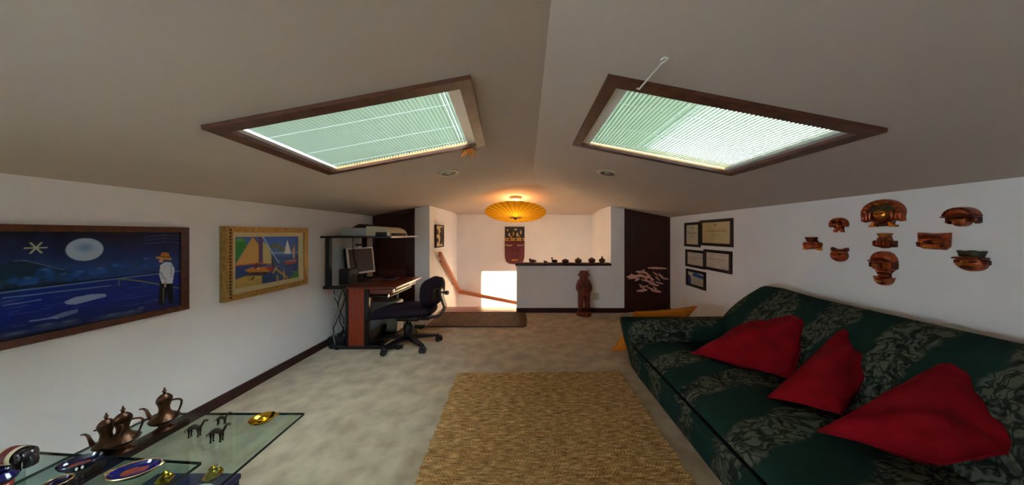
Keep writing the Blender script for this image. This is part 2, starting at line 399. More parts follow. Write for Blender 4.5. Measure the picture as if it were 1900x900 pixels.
# sheer curtains; left one added, peach cloth dims and warms the window's light
M_sheer = mat_trans('sheer_curtain', (240, 212, 178), (250, 196, 142), 0.4)
for (xa, xb, lab) in ((WX0 + .005, -.575, 'sheer peach curtain added on the left half of the stairwell window to dim it'), (-.560, WX1 - .005, 'sheer cream curtain on the right half of the stairwell window')):
    cu = W(); nn_ = 40
    cu.loft([[(xa + (xb - xa) * k / nn_, YB + .012 + .008 * math.sin(k * 1.1), z) for k in range(nn_ + 1)] for z in (WZ0 + .02, WZ1 - .015)], False, False)
    tag(cu.build('sheer_curtain', M_sheer), lab, 'curtain', 'sheer stairwell curtains')
# ceiling: two slopes with skylight openings, hipped at the stair end
SKR = [(.365, 1.182), (1.618, 1.182), (1.60, 2.085), (.365, 2.085)]
SKL = [(-1.453, 1.177), (-.25, 1.177), (-.318, 2.033), (-1.527, 2.033)]
def ring_plane(mb, rect, hole, zf):
    (x0, y0, x1, y1) = rect
    out = [(x0, y0), (x1, y0), (x1, y1), (x0, y1)]
    pts = [(x, y, zf(x)) for x, y in out] + [(x, y, zf(x)) for x, y in hole]
    mb.add(pts, [(i, (i + 1) % 4, 4 + (i + 1) % 4, 4 + i) for i in range(4)])
YG = 3.2
cb = W()
ring_plane(cb, (XL - .12, YR - .12, XRG, YG), SKL, zl); ring_plane(cb, (XRG, YR - .12, XR + .12, YG), SKR, zr)
xs = list(np.linspace(XL - .12, XRG, 46)) + list(np.linspace(XRG, XR + .12, 46))[1:]
ys = list(np.linspace(YG, YB + .12, 50))
cb.add([(x, y, zc(x, y)) for y in ys for x in xs], [(j * len(xs) + i, j * len(xs) + i + 1, (j + 1) * len(xs) + i + 1, (j + 1) * len(xs) + i) for j in range(len(ys) - 1) for i in range(len(xs) - 1)], True)
ceil = struct(cb.build('ceiling', M_ceil), 'sloping attic ceiling with a central ridge')
# baseboards
def bb(name, a, b): return struct(W().box(a, b).build(name, M_base), 'dark wood baseboard')
bb('baseboard_left', (XL, YR, 0), (XL + .018, 4.3, .082))
bb('baseboard_right', (XR - .018, YR, 0), (XR, 4.7, .082))
bb('baseboard_back', (XH, 4.682, 0), (XQ, 4.7, .082))
bb('baseboard_back_left', (XD, 4.282, 0), (XS, 4.3, .082))
struct(W().rbox((XH - .02, 4.665, .835), (XP, 4.855, .878), .008).build('trim_1', M_base), 'dark wood cap on the half wall')
struct(W().rbox((XS, 4.68, -.06), (XH, 5.05, .006), .006).build('floor_landing', M_wood_floor), 'polished wooden top stair landing')
for i in range(3):
    tag(W().rbox((XS, 5.03 + .26 * i, -.235 - .17 * i), (XH, 5.33 + .26 * i, -.175 - .17 * i), .008).build('stair_tread', M_wood_floor), ['first wooden stair tread just below the landing', 'second wooden stair tread below the landing', 'third and lowest wooden stair tread'][i], 'stair', 'wooden stair treads')

# doors with tops cut to the slope
def door(name, x0, x1, y, zf, label):
    g = .012
    d = struct(W().prism([(x0, .0), (x1, .0), (x1, zf(x1) - .005), (x0, zf(x0) - .005)], y + .02, y + .06, 'y').build(name, M_mahog), label)
    fw = .055
    W().prism([(x0, 0), (x0 + fw, 0), (x0 + fw, zf(x0 + fw) - .004), (x0, zf(x0) - .004)], y - .012, y + .02, 'y').build('door_frame', M_mahog, d)
    W().prism([(x1 - fw, 0), (x1, 0), (x1, zf(x1) - .004), (x1 - fw, zf(x1 - fw) - .004)], y - .012, y + .02, 'y').build('door_frame', M_mahog, d)
    W().prism([(x0 + fw, zf(x0 + fw) - fw), (x1 - fw, zf(x1 - fw) - fw), (x1 - fw, zf(x1 - fw) - .004), (x0 + fw, zf(x0 + fw) - .004)], y - .012, y + .02, 'y').build('door_frame', M_mahog, d)
    a, b = x0 + fw + .09, x1 - fw - .09
    W().prism([(a, .18), (b, .18), (b, .82), (a, .82)], y + .008, y + .02, 'y').build('door_panel', M_mahog, d)
    W().prism([(a, .92), (b, .92), (b, zf(b) - .2), (a, zf(a) - .2)], y + .008, y + .02, 'y').build('door_panel', M_mahog, d)
    return d
door('door_1', XL, XD, 4.3, zl, 'dark mahogany door under the left slope beside the desk')
door('door_2', XQ, XR, 4.7, zr, 'dark mahogany door under the right slope with pale flowers')

# ------------------------------------------------------------------ skylights and blinds
def skylight(idx, Q, zf, theta_sign, theta, label):
    P0 = Vector((*Q[0], zf(Q[0][0]))); E1 = Vector((*Q[1], zf(Q[1][0]))) - P0; E2 = Vector((*Q[3], zf(Q[3][0]))) - P0
    Nn = E1.cross(E2).normalized()
    if Nn.z < 0: Nn = -Nn
    L1, L2 = E1.length, E2.length; e1 = E1 / L1; e2 = E2 / L2
    def P(a, b, c): return P0 + e1 * a + e2 * b + Nn * c
    def bar(mb, a0, a1, b0, b1, c0, c1):
        mb.hexa([P(a0, b0, c0), P(a1, b0, c0), P(a1, b1, c0), P(a0, b1, c0), P(a0, b0, c1), P(a1, b0, c1), P(a1, b1, c1), P(a0, b1, c1)])
        return mb
    T = .062
    hi = 1 if theta_sign < 0 else 0            # ridge end: right skylight has ridge at a=0, left at a=L1
    w = struct(bar(W(), 0, L1, 0, T, -.02, .0).build('window_%d' % idx, M_skyfr), label)
    bar(W(), 0, L1, L2 - T * .7, L2, -.02, .0).build('frame_rail', M_skyfr, w)
    bar(W(), 0, T, T, L2 - T * .7, -.02, .0).build('frame_rail', M_skyfr, w)
    bar(W(), L1 - T, L1, T, L2 - T * .7, -.02, .0).build('frame_rail', M_skyfr, w)
    i0, i1, j0, j1 = T, L1 - T, T, L2 - T * .7
    D = .055
    for q, (a0, a1, b0, b1) in enumerate(((i0 - .02, i0, j0 - .02, j1 + .02), (i1, i1 + .02, j0 - .02, j1 + .02), (i0, i1, j0 - .02, j0), (i0, i1, j1, j1 + .02))):
        bar(W(), a0, a1, b0, b1, 0, D).build('shaft_lining', M_skyfr2 if q in (2, 3) else M_skyfr, w)
    bar(W(), i0 - .02, i1 + .02, j0 - .02, j1 + .02, D, D + .008).build('pane', M_glass, w)
    # outer curb so no daylight slips past the lining
    for (a0, a1, b0, b1) in ((-.01, i0 - .02, -.01, L2 + .01), (i1 + .02, L1 + .01, -.01, L2 + .01), (i0 - .02, i1 + .02, -.01, j0 - .02), (i0 - .02, i1 + .02, j1 + .02, L2 + .01)):
        bar(W(), a0, a1, b0, b1, .002, .03).build('curb', M_skyfr, w)
    # venetian blind
    blind_label = {2: 'green-white venetian blind under the left skylight, slats nearly shut', 3: 'white venetian blind under the right skylight, glaring at its low end'}[idx]
    base = P(i0, j0, .03)
    bl = thing('venetian_blind', blind_label, 'blind', base)
    gap = .006
    ra = (i1 - .062, i1 - .003) if hi else (i0 + .003, i0 + .062)
    bar(W(), ra[0], ra[1], j0 + gap, j1 - gap, .0, .045).build('head_rail', M_white, bl)
    ba = (i0 + .004, i0 + .034) if hi else (i1 - .034, i1 - .004)
    bar(W(), ba[0], ba[1], j0 + gap, j1 - gap, .0, .02).build('bottom_rail', M_white, bl)
    s0, s1 = (ba[1] + .004, ra[0] - .012) if hi else (ra[1] + .012, ba[0] - .004)
    n = 48; sp = (s1 - s0) / (n - 1); wd = .025 if hi else .030
    # slat section in the x-z plane, angle theta above horizontal towards the wall
    dx = Vector((math.cos(theta) * theta_sign, 0, math.sin(theta))); up = Vector((-dx.z, 0, dx.x))
    if up.z < 0: up = -up
    ln = (j1 - j0 - 2 * gap)
    def strip(wdt):
        m = MB(); secs = []
        for k in range(5):
            q = -0.5 + k / 4; secs.append(dx * (q * wdt) + up * (.0042 * (1 - 4 * q * q)))
        low = [s - up * .0005 for s in secs[::-1]]
        ringv = secs + low
        return m.loft([[p for p in ringv], [p + e2 * ln for p in ringv]])
    me = strip(wd).build('slat', M_slat, mesh_only=True)
    for k in range(n):
        p = P(s0 + sp * k, j0 + gap, .014) - base
        p.z += rng.normal(0, .0002)
        place(me, 'slat', bl, p)
    for fr in (.2, .55, .88):
        bb_ = j0 + (j1 - j0) * fr
        m = W(); m.tube([P(s0, bb_, .001), P(s1, bb_, .001)], .0010, 5); m.tube([P(s0, bb_, .03), P(s1, bb_, .03)], .0010, 5)
        m.build('ladder_cord', M_white, bl)
    return P, (i0, i1, j0, j1), bl
PL, dimL, blL = skylight(2, SKL, zl, -1, math.radians(119), 'left skylight with brown wooden frame')
PRt, dimR, blR = skylight(3, SKR, zr, 1, math.radians(5), 'right skylight with brown wooden frame')
# tilt wand of the right blind, hooked towards the viewer
wz = zr(.515)
wd = W().tube([(.50, 1.255, wz + .015), (.512, 1.2, wz - .03), (.517, 1.012, wz - .035)], .0045, 6)
wd.tube([(.517, 1.012, wz - .035), (.53, 1.004, wz - .03), (.53, .99, wz - .03), (.514, .985, wz - .03), (.508, .998, wz - .03)], .004, 6)
wd.build('tilt_wand', M_white, blR, 'white tilt wand')
# orange raffia tassel under the left skylight
tp = Vector((-.44, 2.035, zl(-.44) - .03))
tas = thing('raffia_tassel', 'orange raffia tassel dangling at the far corner of the left skylight', 'ornament', tp)
W().ell(tp + Vector((0, 0, .0)), (.018, .018, .018), 8, 6).build('knot', M_orange, tas)
for i in range(16):
    a = rng.uniform(PI, 2 * PI); l = rng.uniform(.05, .09)
    e = tp + Vector((math.cos(a) * l, -.01 + rng.uniform(-.02, .02), math.sin(a) * l * .75))
    md = (tp + e) / 2 + Vector((rng.uniform(-.01, .01), -.01, .012))
    W().tube([tp, md, e], [.005, .004, .003], 5).build('strand', M_orange, tas)

# recessed downlights
M_dark = mat('lamp_recess', (60, 52, 44), 0.5, 0.4)
for (x, y, zf, sl, lab) in ((-.774, 2.63, zl, .187, 'round recessed downlight in the left slope'), (.826, 2.70, zr, -.194, 'round recessed downlight in the right slope')):
    R = Matrix.Translation((x, y, zf(x))) @ Euler((0, -math.atan(sl), 0)).to_matrix().to_4x4()
    d = thing('downlight', lab, 'ceiling light', (x, y, zf(x)), group='recessed downlights')
    W(R).lathe([(.075, -.004), (.072, -.014), (.1, -.012), (.108, -.004), (.108, -.0005), (.075, -.0005), (.075, -.004)], n=32, cap=False).build('rim', M_cream, d)
    W(R).lathe([(.001, -.002), (.074, -.002), (.074, -.006), (.05, -.004), (.001, -.004)], n=28, cap=False).build('reflector', M_dark, d)
    W(R).ell((0, 0, -.006), (.03, .03, .008), 12, 6).build('bulb', M_cream, d)

# ------------------------------------------------------------------ stairwell things
# handrail
hr = thing('handrail', 'reddish wooden handrail stepping down around the stairwell walls', 'handrail', (XS + .06, 4.55, 1.05))
def railbar(p0, p1, w=.03, h=.075):
    p0, p1 = Vector(p0), Vector(p1); t = (p1 - p0).normalized(); sd = t.cross(Vector((0, 0, 1))).normalized() * w; up = Vector((0, 0, h / 2))
    return W().hexa([p0 - sd - up, p0 + sd - up, p0 + sd + up, p0 - sd + up, p1 - sd - up, p1 + sd - up, p1 + sd + up, p1 - sd + up])
railbar((XS + .07, 4.60, 1.05), (XS + .07, 5.93, .12)).build('rail', M_teak, hr)
railbar((XS + .05, 5.93, .11), (-.1, 5.93, -.17)).build('rail', M_teak, hr)
for p in ((XS, 4.8, .90), (XS, 5.6, .34)):
    W().tube([p, (p[0] + .07, p[1], p[2] - .02)], .01, 6).build('bracket', M_black, hr)
# pendant parasol and its lamp
LX, LY = -.19, 4.6; LZ = zc(LX, LY)
fx = thing('ceiling_lamp', 'small cream ceiling lamp above the yellow parasol', 'ceiling light', (LX, LY, LZ))
W().lathe([(.001, .0), (.10, .0), (.10, -.05), (.07, -.07), (.001, -.07)], (LX, LY, LZ + .02), 28, cap=False).build('drum', M_cream, fx)
M_bulb = mat_emit('warm_bulb', (255, 200, 130), 6)
W().ell((LX, LY, LZ - .075), (.035, .035, .035), 14, 8).build('bulb', M_bulb, fx)
pl = bpy.data.lights.new('lamp_light', 'POINT'); pl.energy = LAMP_W; pl.color = (1.0, .64, .34); pl.shadow_soft_size = .05
plo = bpy.data.objects.new('lamp_light', pl); COL.objects.link(plo); plo.parent = fx; plo.location = (0, 0, -.215)
PC = Vector((LX + .0, 4.58, 1.768)); PR = .525
par = thing('paper_parasol', 'yellow oiled-paper parasol hung upside down under the ceiling lamp', 'parasol', PC)
RM = Matrix.Translation(PC) @ Euler((math.radians(-16), 0, 0)).to_matrix().to_4x4()
nr = 28
cm = W(RM)
rings = []
for k in range(9):
    q = k / 8; r = .012 + (PR - .012) * q
    z = -.10 * (1 - q) ** 1.25
    rings.append([(r * math.cos(2 * PI * j / (nr * 2)), r * math.sin(2 * PI * j / (nr * 2)), z - (.006 * q if j % 2 else 0)) for j in range(nr * 2)])
cm.loft(rings, False); cm.build('canopy', M_parasol, par)
M_rib = mat('bamboo_rib', (120, 74, 14), 0.6)
for j in range(nr):
    a = 2 * PI * j / nr + PI / nr * 0
    pts = []
    for q in (0.02, .3, .6, 1.0):
        r = PR * q; pts.append((r * math.cos(a), r * math.sin(a), -.10 * (1 - q) ** 1.25 - .005))
    W(RM).tube(pts, .0035, 4).build('rib', M_rib, par)
W(RM).lathe([(.001, -.135), (.012, -.13), (.026, -.115), (.03, -.10), (.02, -.092), (.001, -.092)], n=16, cap=False).build('hub', M_clay, par)
W(RM).tube([(0, 0, -.1), (0, 0, .10)], .008, 8).build('handle', M_teak, par)
W().tube([PC + Vector((0, .03, .095)), (LX, LY, LZ - .06)], .004, 6).build('hanging_cord', M_cream, par)

# tall mask on the end wall
mx0, mx1, mz0, mz1 = -.49, -.045, .71, 1.565
tm = thing('tall_tribal_mask', 'tall dark red wooden mask with black and ivory figures on its crown', 'mask', ((mx0 + mx1) / 2, YB, mz0))
MF = wall_frame('B', ((mx0 + mx1) / 2, YB, mz0)); hw = (mx1 - mx0) / 2; H = mz1 - mz0
def shield(z0, z1, k=1.0, top=1.0):
    pts = []
    for i in range(9):
        a = -PI / 2 - PI / 2 * (8 - i) / 8
    return pts
face = [(-hw, H * .43), (-hw * .98, .16), (-hw * .86, .06), (-hw * .55, .008), (0, 0), (hw * .55, .008), (hw * .86, .06), (hw * .98, .16), (hw, H * .43), (hw, H * .62), (-hw, H * .62)]
W(MF).plate(face, .05, 1.25, .9).build('face', M_maskred, tm)
W(MF).box((-hw, H * .62, 0), (hw, H * .70, .055)).build('ochre_band', M_maskyel, tm)
W(MF).box((-hw, H * .70, 0), (hw, H, .04)).build('crown', M_maskblk, tm)
for s in (-1, 1):
    W(MF).plate([(s * hw * .25, H * .50), (s * hw * .6, H * .485), (s * hw * .98, H * .515), (s * hw * .98, H * .535), (s * hw * .6, H * .51), (s * hw * .25, H * .52)], .02, 1, .7, .05).build('eye_slit', M_maskivory, tm)
W(MF).plate([(-.03, H * .36), (.03, H * .36), (.045, H * .25), (0, H * .23), (-.045, H * .25)], .03, 1.4, .7, .055).build('nose', M_maskred, tm)
W(MF).box((-.07, H * .10, .045), (.07, H * .14, .066)).build('mouth', M_maskyel, tm)
for (a, b, w_, h_, m_) in ((-.12, .78, .05, .10, M_maskivory), (-.03, .80, .035, .13, M_maskyel), (.06, .78, .05, .11, M_maskivory), (.14, .84, .04, .12, M_maskivory), (-.16, .90, .04, .06, M_maskyel), (0.02, .92, .07, .05, M_maskivory), (.1, .74, .06, .04, M_maskyel), (-.08, .73, .06, .04, M_maskyel)):
    W(MF).plate([(a - w_ / 2, b * H), (a - w_ * .2, b * H - h_ * .35), (a + w_ / 2, b * H - h_ * .1), (a + w_ * .3, b * H + h_ * .45), (a - w_ * .25, b * H + h_ * .4)], .02, 1.2, .7, .04).build('carved_figure', m_, tm)
for k in range(6):
    W(MF).box((-hw + .02 + k * .07, H * .63, .054), (-hw + .06 + k * .07, H * .685, .062)).build('band_notch', M_maskblk if k % 2 else M_gold, tm)

# picture on the stairwell left wall
sp0 = F * (-XS) / (U0 - 806) - .0; sp1 = sp0 + .42
pf = thing('framed_picture', 'small cream picture with dark brown shapes on the stairwell wall', 'picture', (XS, (sp0 + sp1) / 2, 1.16))
SF = wall_frame('L', (XS, sp0, 1.16))
for b_ in (((0, 0, 0), (.42, .02, .035)), ((0, .38, 0), (.42, .40, .035)), ((0, .02, 0), (.02, .38, .035)), ((.40, .02, 0), (.42, .38, .035))):
    W(SF).box(*b_).build('frame', M_frame_d, pf)
W(SF).box((.02, .02, 0), (.40, .38, .02)).build('mount', M_linen, pf)
W(SF).plate([(.2, .06), (.36, .05), (.38, .2), (.36, .36), (.24, .35), (.28, .28), (.2, .24), (.27, .16)], .01, 1, .8, .02).build('brown_figure', M_frame_d, pf)
W(SF).plate([(.06, .24), (.12, .22), (.14, .3), (.08, .33)], .008, 1, .8, .02).build('brown_figure', M_frame_d, pf)
W(SF).plate([(.07, .08), (.15, .1), (.13, .17), (.06, .16)], .008, 1, .8, .02).build('brown_figure', M_frame_d, pf)

# ornaments on the half-wall cap
CZ = .878; CY = 4.76
def capx(u): return (u - U0) / F * CY
pot_labels = ['dark clay squat figure nearest the free end of the half wall', 'tiniest dark clay bird on the half wall', 'dark clay duck with raised head on the half wall',
              'flat lens-shaped clay pot, fourth from the free end of the half wall', 'round clay pot with a small knob, fifth on the half wall', 'wide rounded clay pot, second from the pier', 'onion-shaped clay pot with pointed lid, next to the pier']
G = 'clay ornaments on the half wall'
def pot(i, u, parts):
    x = capx(u); o = thing('clay_ornament', pot_labels[i], 'ornament', (x, CY, CZ), group=G)
    for n_, fn in parts: m = MB(); fn(m); m.build(n_, M_clay, o)
pot(0, 988, [('body', lambda m: m.ell((0, 0, .032), (.062, .04, .032), 14, 8)), ('head', lambda m: m.ell((-.045, -.01, .062), (.022, .02, .02), 10, 6)), ('tail', lambda m: m.tube([(.05, 0, .035), (.075, 0, .03)], [.014, .005], 6))])
pot(1, 1012, [('body', lambda m: m.ell((0, 0, .018), (.032, .022, .018), 12, 6)), ('head', lambda m: m.ell((-.022, 0, .034), (.012, .011, .011), 8, 6)), ('tail', lambda m: m.tube([(.025, 0, .022), (.042, 0, .026)], [.009, .003], 6))])
pot(2, 1028, [('body', lambda m: m.ell((.01, 0, .03), (.056, .036, .03), 14, 8)), ('neck', lambda m: m.tube([(-.03, 0, .035), (-.036, 0, .065), (-.034, 0, .082)], [.014, .009, .009], 8)), ('head', lambda m: m.ell((-.036, 0, .088), (.017, .012, .012), 8, 6)), ('beak', lambda m: m.tube([(-.05, 0, .088), (-.066, 0, .085)], [.006, .002], 6))])
def vase(r, h, top):
    pr = [(.001, 0), (r * .45, 0), (r * .8, h * .2), (r, h * .48), (r * .82, h * .78), (r * .4, h * .96), (.001, h)]
    return [('body', lambda m: m.lathe(pr, n=20, cap=False)), ('knob', lambda m: m.lathe([(r * .3, h * .94), (r * .22, h + top * .5), (r * .08, h + top), (.001, h + top)], n=12, cap=False))]
pot(3, 1049, vase(.068, .066, .008)); pot(4, 1073, vase(.066, .08, .016)); pot(5, 1098, vase(.068, .09, .01)); pot(6, 1117, vase(.06, .085, .04))

# carved statue: one continuous body mesh plus hat and plinth
SX, SY = .985, 4.54
st = thing('carved_statue', 'reddish carved wooden standing figure with hat on a round base', 'statue', (SX, SY, 0))
MB().lathe([(.001, 0), (.125, 0), (.13, .02), (.13, .06), (.11, .075), (.001, .075)], n=24, sy=.8, cap=False).build('plinth', M_statue, st)
def skin_body():
    me = bpy.data.meshes.new('body')
    V = [(0, 0, .40), (0, 0, .47), (0, 0, .55), (0, 0, .61), (0, 0, .66), (0, -.005, .70),
         (-.055, 0, .36), (-.06, 0, .22), (-.06, -.005, .10), (-.062, -.035, .075),
         (.055, 0, .36), (.06, 0, .22), (.06, -.005, .10), (.062, -.035, .075),
         (-.085, 0, .57), (-.11, -.005, .46), (-.07, -.055, .40), (.085, 0, .57), (.11, -.005, .46), (.07, -.055, .40)]
    E = [(0, 1), (1, 2), (2, 3), (3, 4), (4, 5), (0, 6), (6, 7), (7, 8), (8, 9), (0, 10), (10, 11), (11, 12), (12, 13), (2, 14), (14, 15), (15, 16), (2, 17), (17, 18), (18, 19)]
    Rr = [.10, .10, .095, .06, .075, .07, .07, .06, .05, .04, .07, .06, .05, .04, .055, .045, .034, .055, .045, .034]
    me.from_pydata(V, E, []); o = bpy.data.objects.new('body', me); COL.objects.link(o); o.parent = st
    sm = o.modifiers.new('skin', 'SKIN'); sub = o.modifiers.new('sub', 'SUBSURF'); sub.levels = 2; sub.render_levels = 2
    for i, r in enumerate(Rr): me.skin_vertices[0].data[i].radius = (r, r * .8)
    me.skin_vertices[0].data[0].use_root = True
    me.materials.append(M_statue); return o
skin_body()
MB().lathe([(.001, .765), (.062, .762), (.075, .745), (.078, .715), (.11, .70), (.112, .692), (.07, .684), (.001, .684)], n=24, sy=.75, cap=False).build('hat', M_statue, st)
MB().lathe([(.001, .68), (.04, .675), (.06, .63), (.05, .56), (.02, .50), (.001, .515)], c=(0, -.035, 0), n=14, cap=False).build('beard', M_statue, st)
MB().ell((0, -.06, .665), (.012, .016, .02), 8, 6).build('nose', M_statue, st)
# socket on the half wall
so = thing('wall_socket', 'pale wall socket on the half wall right of the carved statue', 'socket', ((1106.5 - U0) / F * 4.7, 4.7, .285))
SM = wall_frame('B', so.location)
W(SM).plate([(-.045, -.06), (.045, -.06), (.045, .06), (-.045, .06)], .008, 1, .92).build('cover_plate', M_cream, so)
for s in (-.022, .022): W(SM).lathe([(.001, .012), (.014, .012), (.014, .006), (.001, .006)], (0, s, 0), 12, cap=False).build('outlet', M_cream, so)
# flowers on the right door
fl = thing('dried_flower_spray', 'pale pink dried flower spray hanging on the right dark door', 'flowers', (2.15, 4.69, .5))
def dp(u, v): return ((u - U0) / F * 4.68, EYE - (v - V0) / F * 4.68)
for (u0, v0, u1, v1, th) in ((1163, 514, 1178, 511, 5), (1166, 517, 1185, 514, 4), (1180, 504, 1200, 506, 5), (1184, 510, 1202, 516, 5), (1203, 497, 1236, 498, 4), (1200, 511, 1213, 520, 4), (1196, 516, 1206, 526, 3), (1222, 508, 1232, 518, 4), (1226, 515, 1240, 518, 3), (1186, 528, 1196, 536, 4), (1182, 540, 1200, 538, 5), (1205, 526, 1222, 530, 4), (1208, 538, 1226, 542, 5), (1212, 532, 1220, 540, 4), (1170, 508, 1182, 518, 3), (1190, 519, 1208, 523, 3), (1212, 505, 1221, 512, 3), (1178, 521, 1187, 517, 3), (1186, 507, 1196, 500, 3), (1196, 505, 1206, 512, 4), (1206, 519, 1214, 527, 3), (1216, 513, 1224, 521, 3), (1188, 533, 1203, 530, 3), (1176, 513, 1190, 510, 4), (1200, 533, 1212, 537, 3), (1216, 523, 1230, 527, 3)):
    a = dp(u0, v0); b = dp(u1, v1); c = Vector(((a[0] + b[0]) / 2, 4.675, (a[1] + b[1]) / 2)); d = Vector((b[0] - a[0], 0, b[1] - a[1])); l = d.length / 2
    R = Matrix.Rotation(-math.atan2(d.z, d.x), 3, 'Y')
    W().ell(c, (l * 1.15, .012, th * .5 * 4.68 / F), 12, 6, R).build('petal', M_pink, fl)
W().tube([(2.02, 4.685, .46), (2.1, 4.685, .62), (2.06, 4.685, .8)], .006, 6).build('stem', M_frame, fl)
W().tube([(2.3, 4.685, .46), (2.22, 4.685, .62), (2.26, 4.685, .82)], .006, 6).build('stem', M_frame, fl)
tag(W().lathe([(.001, .075), (.018, .07), (.022, .05), (.012, .035), (.02, .02), (.022, 0), (.001, 0)], (2.03, 4.60, 0), 14, cap=False).build('door_stop', M_black), 'small black door stop on the carpet before the right door', 'door stop')
# brown mat before the stairs
mm = W()
mp_ = [(-1.50, 3.96), (-.06, 3.96), (-.01, 4.0), (.0, 4.3), (-.02, 4.6), (-.1, 4.66), (-1.50, 4.66)]
mm.prism(mp_, .0, .016, 'z')
smat = thing('stair_mat', 'brown rectangular mat at the head of the stairs', 'rug', (-.75, 4.3, 0))
mm.build('pile', M_matrug, smat)
mt = W()
for a, b in zip(mp_, mp_[1:] + mp_[:1]): mt.tube([(a[0], a[1], .011), (b[0], b[1], .011)], .011, 6)
mt.build('binding', M_clay, smat)

# ------------------------------------------------------------------ painter
class Canvas:
    def __init__(s, w, h, bgc):
        s.w, s.h = w, h; s.x, s.y = np.meshgrid(np.linspace(0, 1, w), np.linspace(0, 1, h)); s.img = np.zeros((h, w, 3)); s.img[:] = bgc
    def mix(s, m, c): m = np.clip(m, 0, 1)[..., None]; s.img = s.img * (1 - m) + np.array(c, float) * m
    def noise(s, fx, fy, seed):
        r = np.random.default_rng(seed); g = r.random((int(fy) + 3, int(fx) + 3)); X = s.x * fx; Y = s.y * fy
        i = X.astype(int); j = Y.astype(int); a = X - i; b = Y - j; a = a * a * (3 - 2 * a); b = b * b * (3 - 2 * b)
        return (g[j, i] * (1 - a) + g[j, i + 1] * a) * (1 - b) + (g[j + 1, i] * (1 - a) + g[j + 1, i + 1] * a) * b
    def grad(s, stops):
        ys = [p[0] for p in stops]
        for k in range(3): s.img[..., k] = np.interp(s.y, ys, [p[1][k] for p in stops])
    def ell(s, c, rx, ry, col, soft=.12, al=1):
        d = np.sqrt(((s.x - c[0]) / rx) ** 2 + ((s.y - c[1]) / ry) ** 2); s.mix(al * np.clip((1 - d) / soft, 0, 1), col)
    def poly(s, pts, col, al=1):
        m = np.zeros_like(s.x, bool); n = len(pts)
        for i in range(n):
            x0, y0 = pts[i]; x1, y1 = pts[(i + 1) % n]
            if y0 == y1: continue
            c = ((y0 > s.y) != (y1 > s.y)) & (s.x < (x1 - x0) * (s.y - y0) / (y1 - y0) + x0); m ^= c
        s.mix(m * al, col)
    def line(s, pts, th, col, al=1, asp=1.0):
        for (x0, y0), (x1, y1) in zip(pts[:-1], pts[1:]):
            dx, dy = (x1 - x0) * asp, y1 - y0; L2 = dx * dx + dy * dy + 1e-12
            t = np.clip((((s.x - x0) * asp) * dx + (s.y - y0) * dy) / L2, 0, 1)
            d = np.hypot((s.x - x0) * asp - t * dx, s.y - y0 - t * dy); s.mix(al * np.clip((th - d) / (th * .5), 0, 1), col)
    def build(s, name, M, w, h, c, m, parent):
        """flat painted sheet: local a 0..w, b 0..h at height c"""
        V = np.stack([s.x.ravel() * w, s.y.ravel() * h, np.full(s.x.size, c)], 1)
        Rm = np.array(M)[:3, :3]; V = V @ Rm.T + np.array(M.translation) - np.array(origin(parent))
        i = np.arange((s.h - 1) * s.w).reshape(s.h - 1, s.w)[:, :-1].ravel()
        me = bpy.data.meshes.new(name); me.from_pydata(V.tolist(), [], np.stack([i, i + 1, i + 1 + s.w, i + s.w], 1).tolist())
        lin = s.img.reshape(-1, 3) / 255.0; lin = np.where(lin <= .04045, lin / 12.92, ((lin + .055) / 1.055) ** 2.4)
        a = me.color_attributes.new('paint', 'FLOAT_COLOR', 'POINT'); a.data.foreach_set('color', np.concatenate([lin, np.ones((len(lin), 1))], 1).ravel())
        me.materials.append(m); me.update(); o = bpy.data.objects.new(name, me); COL.objects.link(o); o.parent = parent; return o

def frame4(M, w, h, fw, d, m, parent, name='frame', prof=0.0):
    for k, (a, b) in enumerate((((0, 0), (w, 0)), ((w, 0), (w, h)), ((w, h), (0, h)), ((0, h), (0, 0)))):
        ia = [(fw, fw), (w - fw, fw), (w - fw, h - fw), (fw, h - fw)]
        p = [a, b, ia[(k + 1) % 4], ia[k]]
        W(M).add([(q[0], q[1], 0) for q in p] + [(p[0][0], p[0][1], d), (p[1][0], p[1][1], d), (p[2][0], p[2][1], d - prof), (p[3][0], p[3][1], d - prof)],
                 [(0, 3, 2, 1), (4, 5, 6, 7), (0, 1, 5, 4), (1, 2, 6, 5), (2, 3, 7, 6), (3, 0, 4, 7)]).build(name, m, parent)

# moonlit fishing painting
p1y0, p1y1, p1z0, p1z1 = .62, 1.93, .852, 1.447
pa = thing('moonlit_painting', 'moonlit blue seascape painting with an angler, in a brown wood frame', 'painting', (XL, (p1y0 + p1y1) / 2, p1z0))
ML = wall_frame('L', (XL + .001, p1y0, p1z0)); w_, h_ = p1y1 - p1y0, p1z1 - p1z0; fw = .036
frame4(ML, w_, h_, fw, .035, M_frame, pa, prof=.012)
iw, ih = w_ - 2 * fw, h_ - 2 * fw; asp = iw / ih
def q1(u, v): y, z = onL(u, v); return ((y - p1y0 - fw) / iw, (z - p1z0 - fw) / ih)
c = Canvas(460, 190, (10, 14, 40))
c.grad([(0, (22, 34, 84)), (.25, (16, 40, 130)), (.45, (14, 42, 126)), (.5, (30, 66, 130)), (.62, (34, 72, 140)), (.8, (18, 30, 74)), (1, (8, 8, 22))])
n = c.noise(9, 5, 3); c.mix((c.y > .5) * n * .35, (16, 22, 56)); n2 = c.noise(30, 10, 4); c.mix((c.y > .5) * n2 * .25, (54, 88, 150))
c.poly([q1(-900, 560), q1(-200, 470), q1(0, 490), q1(30, 483), q1(80, 492), q1(140, 508), q1(140, 524), q1(-200, 570)], (14, 44, 58), .8)
c.line([q1(20, 484), q1(40, 483), q1(85, 494), q1(114, 501)], .006, (120, 150, 180), .6, asp)
r = np.random.default_rng(5)
